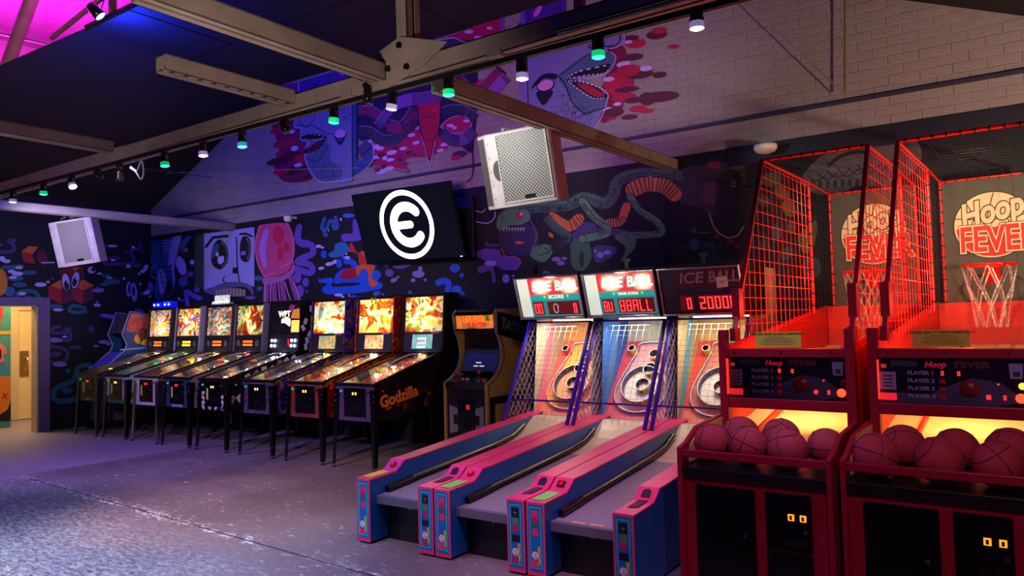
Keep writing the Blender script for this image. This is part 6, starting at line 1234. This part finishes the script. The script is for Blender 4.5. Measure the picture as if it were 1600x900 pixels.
# ---- wall screen with the ring emblem
tv = thing('wall_screen', 'large black screen showing a white ringed letter emblem, tilted down', 'screen', (-6.218, 6.82, 2.694)); tv.rotation_euler = (math.radians(17.3), math.radians(.7), 0)
MB().box(-.80, .80, 0, .05, -.45, .45, BLKG).obj('housing', tv, bevel=.008)
MB().box(-.785, .785, -.003, .0, -.435, .44, mat('dark_slate_picture', (.035, .055, .075), .25, emit=(.04, .06, .085), es=.55)).obj('picture', tv)
MB().box(-.12, .12, .05, .26, -.12, .16, DKMET).obj('wall_bracket', tv)
MB().box(.74, .77, -.006, -.003, -.44, -.432, mat('standby_lamp', (.9, .9, .9), .4, emit=(1, 1, 1), es=2)).obj('standby_lamp', tv)
EW = mat('white_emblem_light', (1, 1, 1), .4, emit=(1, 1, .97), es=4.0)
def ringflat(b, cx, cz, r0, r1, a0, a1, y, m, n=64, cap=True):
    pts = [(math.radians(a0 + (a1 - a0) * i / n)) for i in range(n + 1)]
    for i in range(n): b.poly([(cx + r0 * math.cos(pts[i]), y, cz + r0 * math.sin(pts[i])), (cx + r1 * math.cos(pts[i]), y, cz + r1 * math.sin(pts[i])), (cx + r1 * math.cos(pts[i + 1]), y, cz + r1 * math.sin(pts[i + 1])), (cx + r0 * math.cos(pts[i + 1]), y, cz + r0 * math.sin(pts[i + 1]))], m)
    if cap:
        for a in (pts[0], pts[-1]):
            rm, rr = (r0 + r1) / 2, (r1 - r0) / 2; b.poly([(cx + rm * math.cos(a) + rr * math.cos(2 * PI * j / 20), y - .0005, cz + rm * math.sin(a) + rr * math.sin(2 * PI * j / 20)) for j in range(20)], m)
em = MB(); ex = .015
ringflat(em, ex, 0, .365, .425, 0, 360, -.0045, EW, 80, False)
ringflat(em, ex + .025, 0, .165, .280, 42, 318, -.0045, EW)
em.poly([(ex - .20, -.005, -.045), (ex + .07, -.005, -.045), (ex + .07, -.005, .045), (ex - .20, -.005, .045)], EW); em.poly([(ex + .07 + .045 * math.cos(2 * PI * j / 20), -.0055, .045 * math.sin(2 * PI * j / 20)) for j in range(20)], EW)
em.obj('emblem', tv)
a = P(700, 312, 1, WY - .07); c = P(741, 403, 1, WY - .07)
o = MB().box(a.x - .3, c.x, WY - .08, WY - .022, c.z, a.z, BLK).box(a.x - .3, c.x, WY - .09, WY - .08, c.z, c.z + .02, BLKG).obj('wall_panel', bevel=.01); o['label'] = 'flat black panel on the wall just right of the emblem screen'; o['category'] = 'panel'

# ---- loudspeakers
def gridmat(name, c0, c1, sc):
    m = bpy.data.materials.new(name); m.use_nodes = True; nt = m.node_tree; N = nt.nodes; L = nt.links; b = N['Principled BSDF']
    tc = N.new('ShaderNodeTexCoord'); sx = N.new('ShaderNodeSeparateXYZ'); L.new(tc.outputs['Object'], sx.inputs[0])
    def mt(op, a, c, d=None):
        k = N.new('ShaderNodeMath'); k.operation = op
        for i, v in enumerate((a, c, d)):
            if v is None: continue
            if hasattr(v, 'links'): L.new(v, k.inputs[i])
            else: k.inputs[i].default_value = v
        return k.outputs[0]
    u = mt('MULTIPLY', sx.outputs[0], sc * PI); v = mt('MULTIPLY', sx.outputs[2], sc * PI)
    k = mt('MULTIPLY', mt('SINE', mt('ADD', u, v), None), mt('SINE', mt('SUBTRACT', u, v), None)); k = mt('ABSOLUTE', k, None)
    rp = N.new('ShaderNodeMapRange'); rp.inputs[1].default_value = .20; rp.inputs[2].default_value = .32; L.new(k, rp.inputs[0])
    mx = N.new('ShaderNodeMix'); mx.data_type = 'RGBA'; L.new(rp.outputs[0], mx.inputs[0]); mx.inputs[6].default_value = (*lin(c0), 1); mx.inputs[7].default_value = (*lin(c1), 1)
    L.new(mx.outputs[2], b.inputs['Base Color']); b.inputs['Roughness'].default_value = .5; return m
def speaker(label, loc, rot, wd, sc, shackles, small=False):
    t = thing('loudspeaker', label, 'speaker', loc); z, x, y = [math.radians(v) for v in rot]
    t.matrix_world = Matrix.Translation(loc) @ (Matrix.Rotation(z, 4, 'Z') @ Matrix.Rotation(x, 4, 'X') @ Matrix.Rotation(y, 4, 'Y'))
    h = .30; w2 = wd / 2; WS = mat('white_speaker_shell', (.66, .60, .62), .5)
    fr = w2 * (-.55 if small else -.42)
    pr_ = [(-w2, .045), (-w2 + .13, .0), (w2 - .05, 0), (w2, .04), (w2 - .10, .36), (-w2 + .12, .36)] if small else [(-w2, .07), (-w2 + .10, .0), (w2 - .02, 0), (w2, .03), (w2 - .05, .36), (-w2 + .16, .36)]
    MB().prism(pr_, 2, -h, h, WS).obj('cabinet', t, bevel=.01); gr = w2 - (.07 if small else .045)
    MB().box(fr + .012, gr, -.006, .0, -h + .045, h - .025, gridmat('speaker_mesh_%d' % int(sc), (.60, .56, .58), (.10, .08, .08), sc)).obj('grille', t)
    for s, (a, c, d, e) in enumerate(((fr, gr + .015, h - .025, h - .012), (fr, gr + .015, -h + .030, -h + .045), (fr, fr + .012, -h + .03, h - .012), (gr, gr + .015, -h + .03, h - .012))): MB().box(a, c, -.012, .0, d, e, WS).obj('grille_frame', t, bevel=.002)
    M_ = T(-w2, .07, 0) @ Matrix.Rotation(math.atan2(-.07, .10), 4, 'Z')
    if not small: MB().box(.012, .105, -.004, .002, -h + .03, h - .03, gridmat('speaker_side_mesh', (.42, .36, .36), (.16, .13, .13), 90), M_).obj('side_grille', t)
    if not small: MB().poly([(fr - .002 - .055 * math.sin(PI * i / 14), -.0015, .085 * math.cos(PI * i / 14)) for i in range(15)][::-1], mat('handle_recess', (.22, .17, .16), .7)).obj('handle_recess', t)
    MB().box((fr + w2) / 2 - .045, (fr + w2) / 2 + .045, -.013, -.006, -h + .052, -h + .082, BLKG).obj('badge', t, bevel=.002)
    for i in range(5): MB().cyl((fr - .075, .001, -.22 + i * .11), (fr - .075, -.003, -.22 + i * .11), .005, DKMET, n=6).obj('screw', t)
    CHN = mat('galvanised_chain', (.60, .60, .58), .35, .8); inv = t.matrix_world.inverted()
    for (lx, ly, top) in shackles:
        a = Vector((lx, ly, h)); MB().box(lx - .012, lx + .012, ly - .012, ly + .012, h - .005, h + .03, BLK).obj('eye_bolt', t)
        wt = t.matrix_world @ Vector((lx, ly, h + .02)); te = inv @ Vector((wt.x + (top[0] - wt.x) * .5, wt.y + (top[1] - wt.y) * .5, top[2])); a = Vector((lx, ly, h + .03)); ch = MB(); n = max(4, int((te - a).length / .024))
        for i in range(n):
            c = a.lerp(te, (i + .5) / n); d = (te - a).normalized(); o_ = d.orthogonal().normalized(); q = d.cross(o_) if i % 2 else o_
            ch.tube([c - d * .017, c - d * .009 + q * .008, c + d * .009 + q * .008, c + d * .017, c + d * .009 - q * .008, c - d * .009 - q * .008], .003, CHN, 5, closed=True, smooth=False)
        ch.obj('chain', t)
    return t
speaker('large white loudspeaker with perforated grille hanging on chains from the steel crossbeam', (-3.317, 4.931, 2.706), (9.5, 11.9, -2.9),   .66, 34, ((-.10, .10, (-3.02, 4.9, 2.975)), (.12, .10, (-3.02, 4.9, 2.975))))
speaker('small white loudspeaker lit cyan on its left, hanging above the doorway side', (-10.299, 4.877, 2.664), (30.5, 10.6, -6.3),   .60, 48, ((-.16, .12, (-10.2, 4.8, 3.0)), (-.02, .10, (-10.2, 4.9, 3.0)), (.24, .16, (-10.2, 5.0, 3.0))), True)
lamp('speaker_cyan', 'SPOT', (-11.6, 3.4, 2.6), (.30, .62, 1.0), 26, (-10.35, 4.9, 2.7), .05, 22, .7)
lamp('speaker_warm', 'SPOT', (-8.2, 5.0, 2.4), (1, .62, .36), 7, (-10.1, 4.95, 2.7), .05, 30, .7)
lamp('speaker_white', 'SPOT', (-1.6, 2.6, 2.9), (.80, .62, 1.0), 12, (-3.3, 4.9, 2.7), .05, 28, .7)

# ---- lamp track and its spotlights
TY_ = 3.5; ZT = 2.965
tk = MB().box(P(0, 300, 1, TY_).x - 1.2, -1.0, TY_ - .017, TY_ + .017, ZT, ZT + .03, BLK).obj('lamp_track'); tk['label'] = 'long black lamp track running under the steel chord'; tk['category'] = 'track'
GRN = (.10, 1., .55); VWH = (.82, .70, 1.)
def spot(px, py, col, es, label, tilt=(0, 0), energy=0, lc=None, tgt=None, sp=45):
    c = P(px, py, 1, TY_); t = thing('track_spotlight', label, 'spotlight', (c.x, TY_, ZT), 0, 'spotlights on the track')
    MB().box(-.028, .028, -.018, .018, -.03, .0, BLK).obj('adapter', t, bevel=.003)
    dz = c.z - ZT
    for s in (-1, 1): MB().box(s * .032 - .002, s * .032 + .002, -.01, .01, min(dz + .05, -.04), -.025, CHROME).obj('yoke_arm', t)
    M_ = T(0, 0, dz + .045) @ R(tilt[0], 'Y') @ R(tilt[1], 'X')
    MB().lathe([(.001, .062), (.022, .060), (.027, .04), (.030, 0), (.033, -.012), (.033, -.043), (.001, -.040)], BLKG, 20, M_).obj('housing', t)
    if es:
        lm = mat('lamp_lens_%d_%d' % (int(col[0] * 100), int(es)), col, .3, emit=col, es=es)
        MB().lathe([(.001, -.050), (.022, -.0495), (.034, -.044)], lm, 20, M_).lathe([(.0345, -.044), (.0355, -.030), (.0335, -.012)], mat('lamp_rim_%d_%d' % (int(col[0] * 100), int(es)), col, .3, emit=col, es=es * (.06 if col[1] > col[0] * 1.5 else .02)), 20, M_).obj('lens', t)
    else: MB().lathe([(.001, -.040), (.030, -.039)], DKMET, 20, M_).obj('lens', t)
    if energy:
        p = T(c.x, TY_, ZT) @ M_ @ Vector((0, 0, -.055)); l = lamp('spot_beam', 'SPOT', p, lc or col, energy, tgt, .03, sp, .8)
        lamp('lens_glow', 'POINT', p, lc or col, energy * .003, size=.03)
spot(1089, 45, VWH, 14, 'bright violet-white track spotlight farthest right', (0, 0), 80, (.62, .40, 1), (-1.6, 4.2, .4), 60)
spot(935, 90, GRN, 9, 'green track spotlight in front of the right bird head', (0, 0), 30, GRN, (-1.2, 4.3, 1.2), 30)
spot(816, 124, VWH, 12, 'white track spotlight just left of the right bird head', (0, 0), 60, (.55, .42, 1), (-3.0, 3.4, 0), 55)
spot(701, 149, GRN, 9, 'green track spotlight right of the red painted spike', (0, 0), 14, GRN, (-3.1, 3.6, 2.9), 50)
spot(613, 171, VWH, 12, 'white track spotlight left of the red painted spike', (12, 0), 70, (.42, .34, 1), (-4.2, 2.9, 0), 60)
spot(575, 160, (.2, .1, .05), 0, 'dark track spotlight close beside the white one under the bolted joint', (0, 0))
spot(522, 192, GRN, 9, 'green track spotlight over the eye of the left bird head', (6, 0), 30, (.2, .8, .7), (-4.9, 2.4, 0), 40)
spot(445, 208, VWH, 0, 'unlit black track spotlight over the beak of the left bird head', (-15, 10))
spot(378, 230, (.25, .75, .85), 5, 'track spotlight with teal lens left of the bird mural', (-6, 0), 40, (.35, .45, 1), (-6.6, 3.4, 0), 45)
spot(317, 244, VWH, 10, 'white track spotlight halfway along the left part of the chord', (-8, 0), 80, (.50, .40, 1), (-7.4, 4.0, 0), 50)
spot(257, 260, GRN, 4, 'dim green-edged track spotlight right of the white cable loop', (-10, 0), 20, (.2, .8, .6), (-6.5, 2.6, 0), 40)
spot(187, 283, VWH, 0, 'unlit track spotlight directly left of the white cable loop', (25, 15))
spot(153, 281, VWH, 0, 'unlit track spotlight turned sideways, second left of the cable loop', (-50, 0))
spot(112, 294, VWH, 11, 'white track spotlight tilted towards the right, near the left crossbeam', (-35, 0), 30, (.45, .45, 1), (-8.6, 5.0, 0), 40)
spot(68, 304, GRN, 6, 'green track spotlight second from the left end of the track', (0, 0), 20, (.2, .9, .6), (-7.6, 3.2, 0), 40)
spot(20, 316, VWH, 10, 'white track spotlight at the left end of the track', (0, 0), 40, (.45, .50, 1), (-9.0, 3.6, 0), 50)
# the loop of cable
cp = lambda x, y: P(x, y, 1, TY_ + .02)
o = MB().tube([cp(*q) for q in spline([(203, 262), (212, 268), (220, 280), (224, 270), (222, 252), (218, 256), (214, 266), (204, 260)], False, 5)], .006, mat('white_cable', (.86, .80, .98), .5), 6).obj('cable_loop'); o['label'] = 'loop of white cable hanging from the track on the left'; o['category'] = 'cable'
# blue wash lamp on the roof edge
q = P(152, 20, 1, 4.25); bl = thing('wash_lamp', 'saturated blue wash lamp hanging at the upper left', 'spotlight', q)
MB().lathe([(.001, .12), (.05, .11), (.062, .02), (.066, -.05), (.060, -.052), (.056, -.03)], BLKG, 24, R(35, 'X') @ R(-25, 'Y')).obj('housing', bl)
MB().lathe([(.001, -.056), (.04, -.055), (.058, -.050)], mat('blue_lens', (.35, .5, 1), .3, emit=(.25, .40, 1), es=16), 24, R(35, 'X') @ R(-25, 'Y')).obj('lens', bl)
MB().tube([(-.07, 0, 0), (-.07, .04, .14), (.07, .04, .14), (.07, 0, 0)], .006, DKMET, 6, smooth=False).obj('bracket', bl)
MB().tube([(0, .04, .14), (0, .10, .7)], .010, DKMET, 6).obj('stem', bl)
lamp('blue_wash', 'POINT', q + Vector((.12, .22, -.30)), (.01, .03, 1), 220, size=.05)
# two white dome detectors under the ledge
def dome(px, py, label, r):
    c = P(px, py, 1, WY - .16); t = thing('smoke_detector', label, 'detector', c)
    MB().box(-.03, .03, .0, .135, .0, .03, WHT).obj('arm', t)
    MB().lathe([(.001, .03), (r * .95, .028), (r, .01), (r * .98, -.012), (r * .8, -.038), (r * .4, -.052), (.001, -.055)], mat('ivory_dome', (.90, .88, .84), .4), 28).obj('dome', t)
dome(450, 341, 'white dome detector above the pink jellyfish mural', .062)
dome(1196, 231, 'cream dome detector above the first basket cage', .105)
# cable on the wall behind the large speaker
o = MB().tube([P(x, y, 1, WY - .04) for x, y in spline([(738, 228), (739, 262), (736, 278), (728, 285)], False)], .007, BLK, 6).obj('wall_cable'); o['label'] = 'black cable running down the gable left of the large loudspeaker'; o['category'] = 'cable'
# conduit on the pale wall beside the lanes and small bracket lamps on the lane headers
for i, (px, py) in enumerate(((835, 432), (981, 425), (1101, 412))):
    c = P(px, py, 1, 6.0); o = MB().box(-.02, .02, -.02, .02, -.08, .0, DKMET, T(c.x, 6.0, 1.985)).box(-.035, .035, -.01, .01, 0, .03, DKMET, T(c.x, 6.0, 1.985)).obj('header_bracket'); o['label'] = 'small dark bracket on top of the %s lane header' % ('first', 'second', 'third')[i]; o['category'] = 'bracket'; o['group'] = 'brackets on the lane headers'
